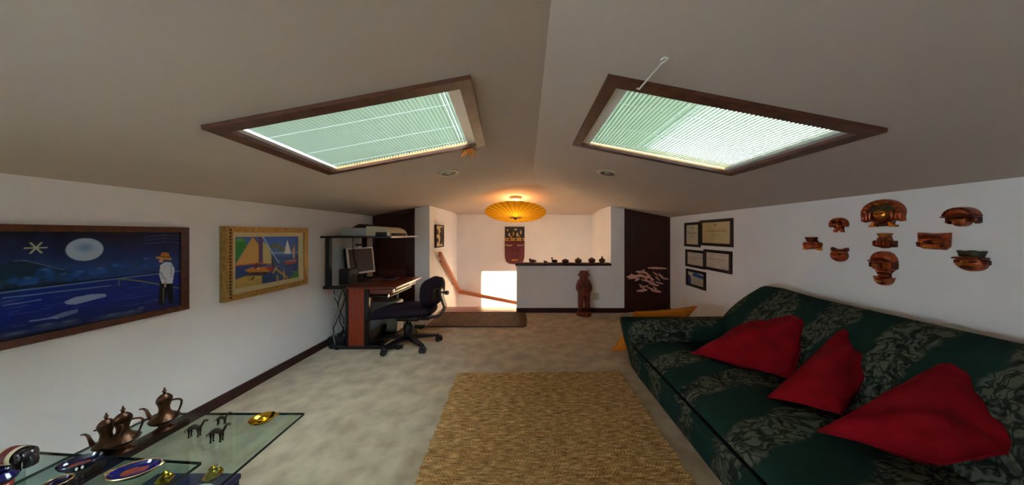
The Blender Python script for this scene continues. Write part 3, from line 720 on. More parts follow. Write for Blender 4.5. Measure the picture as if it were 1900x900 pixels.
for (u, v, rr, k) in ((205, 500, 34, 14), (262, 488, 22, 10), (175, 506, 24, 8), (110, 516, 30, 10), (75, 508, 16, 6), (40, 524, 30, 9), (140, 512, 20, 7), (-60, 530, 60, 10)):
    for _ in range(k):
        cc = q1(u + r.uniform(-rr, rr) * .8, v + r.uniform(-8, 5)); b = r.uniform(.5, 1)
        c.ell(cc, .016 * r.uniform(.7, 1.5), .045 * r.uniform(.7, 1.2), (34 * b, 84 * b + 12, 190 * b), .9, .75)
    c.ell(q1(u + 4, v - 8), .016, .02, (90, 140, 215), .9, .6)
for (a, b, wv, al, col) in (((-900, 640), (290, 506), .012, .8, (6, 16, 40)), ((-900, 652), (330, 503), .008, .8, (120, 160, 200)), ((0, 553), (200, 530), .008, .7, (130, 165, 205)), ((0, 567), (70, 556), .006, .7, (150, 180, 215))):
    c.line([q1(*a), q1(*b)], wv, col, al, asp)
for _ in range(90):
    u = r.uniform(-300, 330); v = r.uniform(512, 610); L_ = r.uniform(15, 60); b = r.uniform(.4, 1)
    c.line([q1(u, v + 2), q1(min(u + L_, 335), v - L_ * .10)], .004, (40 + 90 * b, 80 + 90 * b, 170 + 50 * b), .35, asp)
c.poly([q1(113, 560), q1(135, 551), q1(165, 546), q1(190, 545), q1(193, 550), q1(170, 556), q1(135, 565), q1(118, 565)], (150, 168, 200), .9)
c.poly([q1(85, 590), q1(110, 580), q1(140, 573), q1(138, 580), q1(100, 592)], (120, 138, 172), .8)
c.line([q1(50, 596), q1(100, 589)], .008, (160, 180, 215), .8, asp)
for (u, v, rr) in ((200, 588, 60), (235, 582, 40), (120, 600, 40), (80, 606, 35), (20, 622, 50), (255, 575, 16)):
    c.ell(q1(u, v), .0011 * rr, .05, (62, 74, 98), .7, .8); c.ell(q1(u + 3, v - 4), .0008 * rr, .02, (104, 118, 142), .9, .7)
c.poly([q1(-400, 720), q1(0, 628), q1(150, 600), q1(330, 570), q1(340, 600), q1(0, 680)], (26, 32, 50), .75)
for dy_ in (0, 6, 13): c.line([q1(265, 440 + dy_), q1(300, 436 + dy_), q1(336, 438 + dy_)], .012, (70, 90, 140), .5, asp)
cc = q1(153, 463); c.ell(cc, .066 / iw, .066 / ih, (168, 188, 210), .06); c.ell((cc[0], cc[1] + .02), .04 / iw, .035 / ih, (96, 136, 186), .9, .8)
sc = q1(61, 460)
for k in range(3):
    a = k * PI / 3; dxx, dyy = .03 * math.cos(a), .03 * math.sin(a); c.line([(sc[0] - dxx / iw, sc[1] - dyy / ih), (sc[0] + dxx / iw, sc[1] + dyy / ih)], .008, (190, 196, 150), 1, asp)
c.line([q1(215, 517), q1(260, 522), q1(335, 536)], .008, (120, 124, 50), 1, asp); c.line([q1(216, 517), q1(216, 530)], .005, (120, 130, 110), .8, asp)
c.poly([q1(292, 522), q1(316, 523), q1(318, 562), q1(309, 565), q1(306, 540), q1(301, 566), q1(289, 566)], (12, 14, 22))
c.line([q1(299, 535), q1(299, 562)], .008, (150, 130, 110), .7, asp)
c.poly([q1(293, 492), q1(303, 486), q1(313, 487), q1(320, 499), q1(318, 512), q1(316, 526), q1(296, 526), q1(291, 510)], (206, 214, 222))
c.line([q1(294, 505), q1(298, 515), q1(303, 518)], .014, (150, 164, 186), .9, asp); c.line([q1(313, 492), q1(314, 515)], .01, (160, 174, 196), .9, asp); c.line([q1(303, 522), q1(302, 532)], .012, (190, 160, 130), 1, asp)
c.ell(q1(295, 484), .010, .026, (196, 150, 110)); c.poly([q1(284, 477), q1(296, 475), q1(314, 478), q1(313, 483), q1(298, 481), q1(286, 480)], (190, 140, 60)); c.poly([q1(292, 477), q1(296, 468), q1(308, 469), q1(312, 479)], (176, 116, 40)); c.line([q1(293, 476), q1(311, 478)], .008, (90, 50, 20), 1, asp)
c.build('canvas', wall_frame('L', (XL, p1y0 + fw, p1z0 + fw)), iw, ih, .016, M_canvas, pa)

# sailing boats painting
p2y0, p2y1, p2z0, p2z1 = 2.149, 2.955, .842, 1.463
pb = thing('sailboat_painting', 'colourful sailing boats painting in a gilded frame beside the desk', 'painting', (XL, (p2y0 + p2y1) / 2, p2z0))
w_, h_ = p2y1 - p2y0, p2z1 - p2z0
M2 = wall_frame('L', (XL + .001, p2y0, p2z0)); frame4(M2, w_, h_, .05, .055, M_gold, pb, prof=.0)
fw = .05
M2b = wall_frame('L', (XL + .001, p2y0 + fw, p2z0 + fw)); frame4(M2b, w_ - 2 * fw, h_ - 2 * fw, .04, .045, M_linen, pb, 'linen_liner', .015)
for k in range(22):
    z = p2z0 + .03 + k * (h_ - .06) / 21
    W(wall_frame('L', (XL, p2y0 + .032, z))).ell((0, 0, .056), (.010, .010, .006), 8, 4).build('bead', M_clay, pb)
fw = .09; iw, ih = w_ - 2 * fw, h_ - 2 * fw; asp = iw / ih
def q2(cx, cy): y, z = onL(390 + cx * .18886, 400 + cy * .18886); return ((y - p2y0 - fw) / iw, (z - p2z0 - fw) / ih)
c = Canvas(240, 180, (50, 100, 190)); c.grad([(0, (22, 60, 110)), (.55, (26, 66, 140)), (.6, (70, 120, 180)), (.75, (70, 116, 190)), (1, (44, 96, 190))])
c.mix(c.noise(20, 12, 8) * .25, (110, 120, 190))
c.poly([q2(150, 270), q2(230, 235), q2(300, 220), q2(345, 290), q2(215, 480), q2(150, 480)], (44, 140, 60)); c.ell(q2(270, 240), .10, .06, (120, 200, 110), .9, .7)
for k in range(14): c.ell(q2(560 + k * 17, 320 - 25 * math.sin(k * .5)), .05, .07, [(96, 110, 60), (60, 84, 66), (130, 120, 60)][k % 3], .9, .8)
c.line([q2(560, 368), q2(860, 362)], .018, (180, 200, 214), .8, asp)
for k in range(40):
    u, v = r.uniform(500, 850), r.uniform(375, 560); c.line([q2(u, v), q2(u + 50, v - 4)], .009, [(70, 130, 200), (20, 50, 120), (120, 170, 220)][k % 3], .5, asp)
c.poly([q2(150, 490), q2(470, 480), q2(470, 600), q2(150, 640)], (30, 70, 150))
c.poly([q2(222, 484), q2(395, 210), q2(458, 290), q2(458, 468)], (206, 160, 84)); c.line([q2(395, 210), q2(440, 250), q2(468, 310)], .012, (120, 60, 30), .8, asp)
c.poly([q2(455, 200), q2(492, 190), q2(496, 470), q2(455, 470)], (96, 66, 112)); c.poly([q2(497, 255), q2(560, 300), q2(592, 470), q2(497, 472)], (196, 186, 124))
c.line([q2(225, 492), q2(460, 468), q2(590, 480)], .016, (200, 100, 40), 1, asp)
c.poly([q2(310, 540), q2(380, 510), q2(560, 500), q2(600, 515), q2(560, 560), q2(400, 572)], (206, 130, 50)); c.poly([q2(330, 560), q2(560, 552), q2(520, 582), q2(380, 588)], (60, 40, 40)); c.poly([q2(520, 500), q2(605, 500), q2(590, 545), q2(560, 545)], (170, 50, 30))
for (u, v) in ((415, 490), (440, 480), (465, 492), (430, 515)): c.ell(q2(u, v), .022, .04, (110, 26, 40), .4)
c.ell(q2(450, 522), .03, .02, (220, 200, 190), .4)
c.poly([q2(738, 235), q2(708, 378), q2(778, 374)], (226, 232, 236)); c.line([q2(815, 260), q2(815, 440)], .01, (150, 70, 60), 1, asp); c.poly([q2(790, 330), q2(812, 290), q2(812, 420), q2(795, 420)], (190, 170, 150))
c.poly([q2(705, 462), q2(830, 438), q2(830, 460), q2(760, 480), q2(715, 480)], (150, 50, 34)); c.line([q2(720, 452), q2(830, 436)], .012, (220, 190, 150), .9, asp)
c.line([q2(488, 195), q2(655, 466)], .014, (180, 210, 226), 1, asp)
c.poly([q2(150, 660), q2(215, 632), q2(330, 592), q2(490, 590), q2(488, 692), q2(215, 770), q2(150, 780)], (190, 162, 88)); c.mix((c.y < .3) * (c.x < .4) * c.noise(14, 14, 9) * .3, (120, 90, 40)); c.line([q2(385, 630), q2(410, 605)], .02, (70, 60, 30), 1, asp)
for (u0, v0, u1, v1) in ((600, 560, 630, 510), (620, 520, 740, 610), (640, 590, 645, 670), (705, 545, 710, 660), (590, 430, 600, 500)): c.line([q2(u0, v0), q2(u1, v1)], .03, (190, 160, 100) if v0 > 500 else (40, 50, 50), .95, asp)
c.poly([q2(720, 660), q2(780, 590), q2(880, 510), q2(880, 640)], (60, 136, 70))
c.build('canvas', wall_frame('L', (XL, p2y0 + fw, p2z0 + fw)), iw, ih, .02, M_canvas, pb)

# five framed certificates on the right wall
certs = [((1272, 411), (1301, 462), 'cream', 'narrow framed certificate in the top row beside the dark door', 'a'), ((1301, 405), (1362, 461), 'tan', 'large yellowed framed diploma, top right of the certificates', 'b'),
         ((1274, 461), (1310, 501), 'white', 'small framed certificate in the middle row nearest the door', 'c'), ((1307, 461), (1360, 508), 'white', 'wide framed certificate right in the middle row', 'd'), ((1275, 500), (1311, 538), 'blue', 'framed blue and white certificate hanging lowest', 'e')]
for (p0, p1, kind, lab, k) in certs:
    ya, za = onR(*p0); yb, _ = onR(p1[0], p0[1]); um = (p0[0] + p1[0]) / 2; _, z1 = onR(um, p0[1] + (1 if k != 'b' else 1)); _, z0 = onR(um, p1[1] - 4)
    w_, h_ = ya - yb - .006, z1 - z0 - .006
    if k in 'cd': h_ -= .012
    o = thing('framed_certificate', lab, 'certificate', (XR, (ya + yb) / 2, z0), group='framed certificates on the right wall')
    Mf = wall_frame('R', (XR - .001, ya - (.012 if k == 'd' else 0), z0)); w_ -= (.012 if k == 'd' else 0)
    fw = .038 if w_ > .3 else .03
    frame4(Mf, w_, h_, fw, .022, M_frame_d, o, prof=.004)
    base = {'cream': (220, 204, 170), 'tan': (222, 192, 134), 'white': (220, 204, 190), 'blue': (208, 200, 178)}[kind]
    c = Canvas(90, 80, base); asp = (w_ / h_)
    ink = (96, 76, 56)
    if kind in ('tan', 'cream'):
        c.ell((.5, .86), .05 / asp, .07, (96, 84, 60), .3); c.ell((.5, .86), .02 / asp, .03, (170, 150, 100), .3)
    for (y, half, th, al) in ((.68, .34, .008, .5), (.58, .36, .02, .8), (.48, .24, .008, .5), (.40, .12, .016, .7), (.28, .3, .007, .35), (.2, .26, .007, .35)):
        if kind == 'blue': continue
        x = .5 - half
        while x < .5 + half:
            l = r.uniform(.03, .09); c.line([(x, y), (min(x + l, .5 + half), y)], th, ink, al, asp); x += l + .025
    if kind == 'white':
        c.line([(.2, .86), (.8, .86)], .016, (120, 110, 100), .5, asp); c.line([(.15, .12), (.35, .12)], .01, ink, .6, asp); c.line([(.65, .12), (.85, .12)], .01, ink, .6, asp)
    if kind == 'blue':
        c.poly([(0, 0), (.2, 0), (.2, .55), (.1, .7), (0, .72)], (20, 70, 130)); c.poly([(.3, .7), (1, .62), (1, .86), (.5, .98), (.3, .92)], (24, 104, 170)); c.line([(.3, .66), (1, .58)], .02, (70, 150, 190), 1, asp)
        for y in (.5, .4, .3, .2): c.line([(.32, y), (.86, y)], .012, (130, 140, 150), .6, asp)
    Mi = Mf.copy(); Mi.translation = Mf @ Vector((fw, fw, 0)); c.build('paper', Mi, w_ - 2 * fw, h_ - 2 * fw, .008, M_paper, o)
    W(Mi).box((0, 0, .012), (w_ - 2 * fw, h_ - 2 * fw, .0135)).build('pane', M_clear, o)

# ------------------------------------------------------------------ copper masks
def mask(u0, u1, v0, v1, label, fn):
    ya, _ = onR(u0, 400); yb, _ = onR(u1, 400); um = (u0 + u1) / 2; _, z1 = onR(um, v0); _, z0 = onR(um, v1)
    w_, h_ = ya - yb, z1 - z0
    o = thing('copper_mask', label, 'mask', (XR, (ya + yb) / 2, (z0 + z1) / 2), group='copper masks on the right wall')
    Mw = wall_frame('R', (XR, (ya + yb) / 2, (z0 + z1) / 2))
    host = {}
    def P(name, m, poly, d, dome=1.0, inset=.86, base=0.0, label=None):
        par_ = host.get('face', o) if name in ('nose', 'mouth', 'brow', 'tooth', 'cheek', 'cheek_stripe') else o
        r_ = W(Mw).plate([(a * w_ / 2, b * h_ / 2) for a, b in poly], d * 1.15, dome, inset, base * 1.15).build(name, m, par_, label)
        if name in ('face', 'head_plate', 'head_block', 'neck_band'): host['face'] = r_
        return r_
    def E(name, m, c, rr, base=0.0):
        return W(Mw).ell((c[0] * w_ / 2, c[1] * h_ / 2, base * 1.15), (rr[0] * w_ / 2, rr[1] * h_ / 2, rr[2] * 1.3), 14, 8).build(name, m, host.get('face', o) if name == 'eye' else o)
    fn(P, E)
def arc(cx, cy, rx, ry, a0, a1, n=14): return [(cx + rx * math.cos(math.radians(a0 + (a1 - a0) * i / n)), cy + ry * math.sin(math.radians(a0 + (a1 - a0) * i / n))) for i in range(n + 1)]
def band(cx, cy, r0, r1, q0, q1_, a0, a1): return arc(cx, cy, r1, q1_, a0, a1) + arc(cx, cy, r0, q0, a1, a0)
def ringseg(P, name, m, cx, cy, ri, ro, qi, qo, a0, a1, d, n=7, base=0.0):
    for k in range(n):
        b0 = a0 + (a1 - a0) * k / n; b1 = a0 + (a1 - a0) * (k + 1) / n
        P(name, m, arc(cx, cy, ro, qo, b0, b1, 4) + arc(cx, cy, ri, qi, b1, b0, 4), d, 1.1, .85, base)
def face(P, E, m, cx, cy, rx, ry, d=.03):
    P('face', m, arc(cx, cy, rx, ry, 0, 345, 22), d, 1.3, .85, .004)
    for s in (-1, 1): E('eye', M_copper_d, (cx + s * rx * .42, cy + ry * .2), (rx * .24, ry * .14, .012), d * 1.15); P('brow', M_copper_g, [(cx + s * rx * .15, cy + ry * .42), (cx + s * rx * .75, cy + ry * .46), (cx + s * rx * .7, cy + ry * .58), (cx + s * rx * .15, cy + ry * .56)], .01, 1, .8, d)
    P('nose', m, [(cx - rx * .1, cy + ry * .3), (cx + rx * .1, cy + ry * .3), (cx + rx * .2, cy - ry * .2), (cx - rx * .2, cy - ry * .2)], .022, 1.2, .7, d)
    P('mouth', M_copper_d, arc(cx, cy - ry * .5, rx * .45, ry * .13, 0, 340, 12), .012, 1, .7, d * .95)
def m_sun(P, E):
    P('backplate', M_copper_d, [(-.6, .3), (.6, .3), (.5, -.75), (.3, -.95), (-.3, -.95), (-.5, -.75)], .012)
    P('headdress', M_copper_v, arc(0, .05, .93, .95, -15, 195, 22) + [(-.45, -.2), (.45, -.2)], .018, 1.0, .92)
    ringseg(P, 'headdress_ray', M_copper, 0, .02, .70, 1.0, .72, .98, -20, 200, .03, 11)
    face(P, E, M_copper_g, 0, -.1, .34, .38)
    for s in (-1, 1):
        for k in range(3): P('side_plume', M_copper, [(s * (.42 + .18 * k), .18 - .1 * k), (s * (.58 + .18 * k), .2 - .1 * k), (s * (.62 + .18 * k), -.5 - .05 * k), (s * (.46 + .18 * k), -.55 - .05 * k)], .03, 1.1, .75)
        P('foot', M_copper_g, [(s * .28, -.66), (s * .42, -.62), (s * .52, -.86), (s * .66, -.88), (s * .66, -1), (s * .26, -1), (s * .34, -.85)], .024, 1, .8)
    E('crest_jewel', M_copper_g, (-.08, .68), (.13, .14, .02), .025)
    P('chin_collar', M_copper_d, arc(0, -.55, .36, .3, 180, 360, 10), .03, 1.1, .8)
mask(1604, 1683, 370, 421, 'largest copper mask with round plumed headdress, top centre of the group', m_sun)
def m_sun2(P, E):
    P('backplate', M_copper_d, [(-.6, .3), (.6, .3), (.4, -.8), (-.4, -.8)], .012)
    P('headdress', M_copper_d, arc(0, .1, .95, .9, -20, 200, 20) + [(-.4, -.3), (.4, -.3)], .018, 1, .9)
    ringseg(P, 'headdress_ray', M_copper, 0, .1, .66, 1.0, .62, .9, -25, 205, .026, 9)
    face(P, E, M_copper, 0, -.12, .4, .42)
    for s in (-1, 1): P('foot', M_copper, [(s * .2, -.6), (s * .45, -.55), (s * .55, -1), (s * .25, -1)], .02, 1, .8)
    E('crest_jewel', M_copper_g, (0, .55), (.12, .12, .014), .024)
mask(1543, 1576, 404, 431, 'small copper sun mask with round headdress, upper left of the group', m_sun2)
def m_hat(P, E):
    P('backplate', M_copper_d, [(-.4, .6), (.35, .6), (.7, .1), (.8, -.85), (-.8, -.85), (-.7, .1)], .012)
    P('flared_hat', M_copper_d, [(-.72, 1), (.5, 1), (.28, .25), (-.42, .25)], .03, 1.2, .85)
    P('head_block', M_copper, [(-.9, .2), (.9, .2), (1, -.1), (.85, -.75), (-.85, -.75), (-1, -.1)], .03, 1.15, .88)
    E('jewel', M_copper_g, (.15, -.25), (.2, .2, .02), .035)
    for s in (-1, 1):
        P('foot', M_copper_g, [(s * .5, -.7), (s * .95, -.6), (s * .98, -1), (s * .6, -1)], .024, 1, .8); E('eye', M_copper_d, (s * .4, -.05), (.16, .1, .014), .034)
    P('mouth', M_copper_d, arc(0, -.7, .4, .18, 180, 360, 8), .03, 1, .8)
mask(1494, 1527, 440, 464, 'leftmost copper mask with a flared flat hat', m_hat)
def m_cat(P, E):
    face(P, E, M_copper, 0, -.1, .95, .88)
    for s in (-1, 1): P('ear', M_copper_d, [(s * .3, .7), (s * .9, 1), (s * .95, .6), (s * .7, .4)], .026, 1.1, .8)
    P('forehead_band', M_copper_d, band(0, -.1, .6, .9, .55, .85, 40, 140), .036, 1, .85)
mask(1546, 1577, 459, 486, 'small round copper face mask with ears, below the small sun mask', m_cat)
def m_goblet(P, E):
    P('backplate', M_copper_d, [(-.4, .7), (.4, .7), (.6, .0), (.8, -.7), (-.8, -.7), (-.6, .0)], .012)
    P('fan_hat', M_copper_g, [(-.62, .92), (0, 1), (.62, .92), (.34, .42), (-.34, .42)], .03, 1.2, .85)
    P('neck_band', M_copper, [(-.4, .42), (.4, .42), (.62, .05), (-.5, .05)], .034, 1.15, .85)
    P('wide_base', M_copper_d, [(-.9, .02), (.98, .0), (.96, -.8), (.5, -.85), (-.5, -.85), (-.98, -.7)], .03, 1.2, .9)
    for k in range(5): P('base_stripe', M_copper, [(-.75 + .32 * k, -.08), (-.58 + .32 * k, -.08), (-.56 + .32 * k, -.62), (-.73 + .32 * k, -.62)], .012, 1, .8, .03)
    for s in (-1, 1): E('eye', M_copper_g, (s * .2, .22), (.1, .08, .012), .036)
    P('mouth', M_copper_d, arc(0, -.82, .4, .18, 180, 360, 8), .024, 1, .8)
mask(1625, 1667, 432, 461, 'copper goblet-shaped mask with golden fan hat under the largest mask', m_goblet)
def m_tall(P, E):
    P('backplate', M_copper_d, [(-.8, .5), (.8, .5), (.8, .0), (.45, -.3), (.5, -.75), (-.5, -.75), (-.45, -.3), (-.8, .0)], .012)
    P('dome_cap', M_copper, arc(0, .42, .98, .58, 0, 180, 18), .036, 1.35, .9)
    P('brim', M_copper_d, [(-1, .44), (1, .44), (1, .36), (-1, .36)], .05, 1, .9)
    P('face', M_copper, [(-.9, .36), (.9, .36), (.9, .0), (.7, -.1), (-.7, -.1), (-.9, .0)], .03, 1.2, .9)
    for s in (-1, 1): E('eye', M_copper_g, (s * .42, .2), (.24, .06, .016), .034); P('ear_plate', M_copper_d, [(s * .82, .34), (s * 1, .34), (s * .98, .02), (s * .84, .02)], .036, 1, .85)
    P('nose', M_copper, [(-.1, .28), (.1, .28), (.2, .04), (-.2, .04)], .03, 1.2, .7, .03)
    for k in range(3): P('neck_ring', M_copper_d if k % 2 else M_copper, [(-.55 + .1 * k, -.12 - .13 * k), (.55 - .1 * k, -.12 - .13 * k), (.55 - .1 * k, -.23 - .13 * k), (-.55 + .1 * k, -.23 - .13 * k)], .03, 1.1, .9)
    P('bowl_chin', M_copper, [(-.8, -.48), (-.3, -.55), (.3, -.55), (.8, -.48)] + arc(0, -.55, .72, .45, -5, -175, 12), .034, 1.35, .85)
    E('chin_jewel', M_copper_g, (0, -.75), (.22, .08, .016), .04)
mask(1622, 1668, 466, 530, 'tallest copper mask with dome cap and bowl-shaped base, bottom centre', m_tall)
def m_dome(P, E):
    P('dome_cap', M_copper, arc(0, .05, .97, .95, 0, 180, 20), .04, 1.3, .9)
    ringseg(P, 'cap_rib', M_copper_d, 0, .05, .72, .95, .7, .92, 5, 175, .046, 9)
    P('brim', M_copper_d, [(-1, .1), (1, .14), (1, .02), (-1, -.04)], .055, 1, .9)
    for s in (-1, 1): P('side_fin', M_copper_d, [(s * .45, -.02), (s * .98, -.02), (s * .98, -.6), (s * .8, -.7), (s * .72, -.4), (s * .45, -.35)], .024, 1.1, .85)
    P('face', M_copper, [(-.5, 0), (.5, 0)] + arc(0, -.35, .48, .63, 0, -180, 14), .036, 1.35, .86)
    for s in (-1, 1): E('eye', M_copper_g, (s * .2, -.3), (.12, .1, .014), .044)
    P('mouth', M_copper_d, arc(0, -.72, .22, .08, 0, 340, 10), .014, 1, .7, .036)
mask(1760, 1824, 384, 421, 'copper mask with a wide ribbed dome cap, top right of the group', m_dome)
def m_rect(P, E):
    P('head_plate', M_copper, [(-1, 1), (0, .88), (1, .95), (.97, 0), (.95, -.6), (.7, -.95), (-.6, -.9), (-.93, -.7), (-.97, 0)], .028, 1.15, .92)
    P('headband', M_copper_d, [(-.8, .7), (0, .78), (.8, .7), (.75, .25), (0, .32), (-.75, .25)], .018, 1.2, .88, .026)
    for s in (-1, 1): E('eye', M_copper_g, (s * .42, -.08), (.24, .14, .016), .034)
    P('nose', M_copper_d, [(-.1, .1), (.1, .1), (.2, -.35), (-.2, -.35)], .03, 1.2, .7, .03)
    for k in range(6): P('tooth', M_copper_g, [(-.5 + .17 * k, -.5), (-.36 + .17 * k, -.5), (-.37 + .17 * k, -.72), (-.49 + .17 * k, -.72)], .012, 1, .85, .03)
    for s in (-1, 1): P('cheek_stripe', M_copper_d, [(s * .72, -.1), (s * .9, -.1), (s * .84, -.65), (s * .68, -.7)], .012, 1, .85, .028)
mask(1709, 1767, 431, 464, 'square copper mask with broad headband, right of the goblet-shaped one', m_rect)
def m_crown(P, E):
    P('backplate', M_copper_d, [(-.6, .6), (.6, .6), (.7, -.1), (-.7, -.1)], .012)
    P('crown', M_copper_v, [(-.8, .95), (-.4, .85), (0, .98), (.4, .88), (.82, .95), (.62, .35), (-.62, .35)], .034, 1.2, .88)
    P('face', M_copper, arc(0, -.2, .92, .78, 0, 345, 24), .032, 1.3, .88)
    P('head_rim', M_copper_d, [(-.9, .32), (.9, .36), (.95, .18), (-.95, .14)], .05, 1, .9)
    for s in (-1, 1):
        P('ear', M_copper_d, [(s * .84, .15), (s * 1, .05), (s * 1, -.3), (s * .84, -.4)], .026, 1.1, .8)
        E('eye', M_copper_d, (s * .4, -.08), (.22, .1, .014), .042); P('cheek', M_copper_g, arc(s * .45, -.4, .22, .14, 0, 340, 10), .012, 1.3, .8, .036)
    P('nose', M_copper_g, [(-.08, .1), (.08, .1), (.18, -.32), (-.18, -.32)], .03, 1.2, .7, .034)
    P('mouth', M_copper_d, arc(0, -.6, .42, .12, 0, 340, 12), .014, 1, .7, .034)
mask(1778, 1840, 464, 504, 'round copper face mask with greenish crown, lowest on the far right', m_crown)

# ------------------------------------------------------------------ sofa
SY0, SY1 = .35, 2.74
sofa = thing('sofa', 'dark green leaf-patterned sofa along the right wall', 'sofa', (1.75, 1.55, 0))
def rr(pts, k=3):
    """Catmull-smooth a closed ring"""
    n = len(pts); out = []
    for i in range(n):
        p0, p1, p2, p3 = [np.array(pts[(i + j - 1) % n], float) for j in range(4)]
        for q in range(k):
            t = q / k; out.append(tuple(.5 * ((2 * p1) + (-p0 + p2) * t + (2 * p0 - 5 * p1 + 4 * p2 - p3) * t * t + (-p0 + 3 * p1 - 3 * p2 + p3) * t ** 3)))
    return out
# base: plan outline with rounded far corner, lofted in z
def plan(ins):
    x0, x1, y0, y1 = 1.075 + ins, 2.5 - ins, SY0 + ins, SY1 - .02 - ins; pts = []
    for (cx, cy, a0) in ((x0 + .12, y1 - .12, 180), (x1 - .04, y1 - .04, 90), (x1 - .04, y0 + .04, 0), (x0 + .12, y0 + .12, -90)):
        rad = .12 if cx < 1.5 else .04
        for k in range(6): a = math.radians(a0 - 18 * k); pts.append((cx + rad * math.cos(a), cy + rad * math.sin(a)))
    return pts
W().loft([[(x, y, z) for x, y in plan(i)] for i, z in ((.02, .0), (.012, .02), (0, .08), (0, .2), (.004, .27), (.03, .30))]).build('base', M_sofa, sofa)
# seat mattress
rings = []
ysr = [SY0 + .16, SY0 + .19, SY0 + .26] + list(np.linspace(SY0 + .35, SY1 - .33, 22)) + [SY1 - .25, SY1 - .19, SY1 - .155]
for i, y in enumerate(ysr):
    k = [.35, .75, .95][min(i, len(ysr) - 1 - i)] if min(i, len(ysr) - 1 - i) < 3 else 1.0
    bl = .012 * math.sin(y * 9.5) + .006 * math.sin(y * 23)
    sec = [(1.085, .27), (1.05, .305), (1.075, .345), (1.2, .378 + bl * .5), (1.5, .385 + bl), (1.8, .372 + bl), (2.02, .36), (2.02, .27)]
    rings.append([(x, y, .27 + (z - .27) * k) for x, z in rr(sec, 3)])
W().loft(rings).build('seat', M_sofa, sofa)
W().tube([(1.043, y, .300) for y in np.linspace(SY0 + .16, SY1 - .16, 40)], .011, 6).build('seat_piping', mat('dark_piping', (12, 17, 15), 0.9, spec=0.1), sofa)
# back
rings = []
ysb = [SY0 + .02, SY0 + .05, SY0 + .12] + list(np.linspace(SY0 + .25, SY1 - .3, 20)) + [SY1 - .16, SY1 - .09, SY1 - .03, SY1]
for i, y in enumerate(ysb):
    e = min(i, len(ysb) - 1 - i); far = i > len(ysb) / 2
    k = {0: .5, 1: .78, 2: .93, 3: .99}.get(e, 1.0)
    hump = .025 * math.exp(-((y - 2.5) / .22) ** 2)
    sec = [(1.86, .30), (1.87, .42), (1.93, .56), (2.04, .70), (2.17, .81), (2.29, .868 + hump), (2.38, .872 + hump), (2.45, .83), (2.49, .72), (2.50, .4), (2.5, .05), (2.2, .05), (1.95, .05), (1.87, .2)]
    sec = rr(sec, 2); rings.append([(2.2 + (x - 2.2) * (.6 + .4 * k), y, .05 + (z - .05) * (k if True else 1)) for x, z in sec])
W().loft(rings).build('backrest', M_sofa, sofa)
# arms (far one seen), rolled outward, front end raked
def arm(y0, y1, name):
    rings = []
    for i, (x, k) in enumerate(((1.02, .75), (1.03, .95), (1.06, 1), (1.3, 1), (1.6, 1), (1.9, 1), (2.15, .98), (2.2, .8))):
        cy = (y0 + y1) / 2; hwid = (y1 - y0) / 2
        sec = [(-hwid * .75, .02), (-hwid * .8, .25), (-hwid * .95, .42), (-hwid * 1.05, .495), (-hwid * .6, .545), (0, .555), (hwid * .6, .545), (hwid * 1.1, .49), (hwid * .9, .38), (hwid * .8, .2), (hwid * .75, .02)]
        dip = .02 * (x - 1.02) * (1.9 - x)
        ring = []
        for yy, z in rr(sec, 2):
            rake = -.055 * max(0, (z - .25) / .3) + .07 * max(0, (.3 - z) / .3)
            ring.append((x + (rake if i < 3 else 0), cy + yy * k, max(.012, .3 + (z - .3) * (.9 + .1 * k) - (dip if z > .4 else 0))))
        rings.append(ring)
    return W().loft(rings).build(name, M_sofa, sofa)
arm(SY1 - .20, SY1 + .04, 'armrest'); arm(SY0 - .04, SY0 + .20, 'armrest')

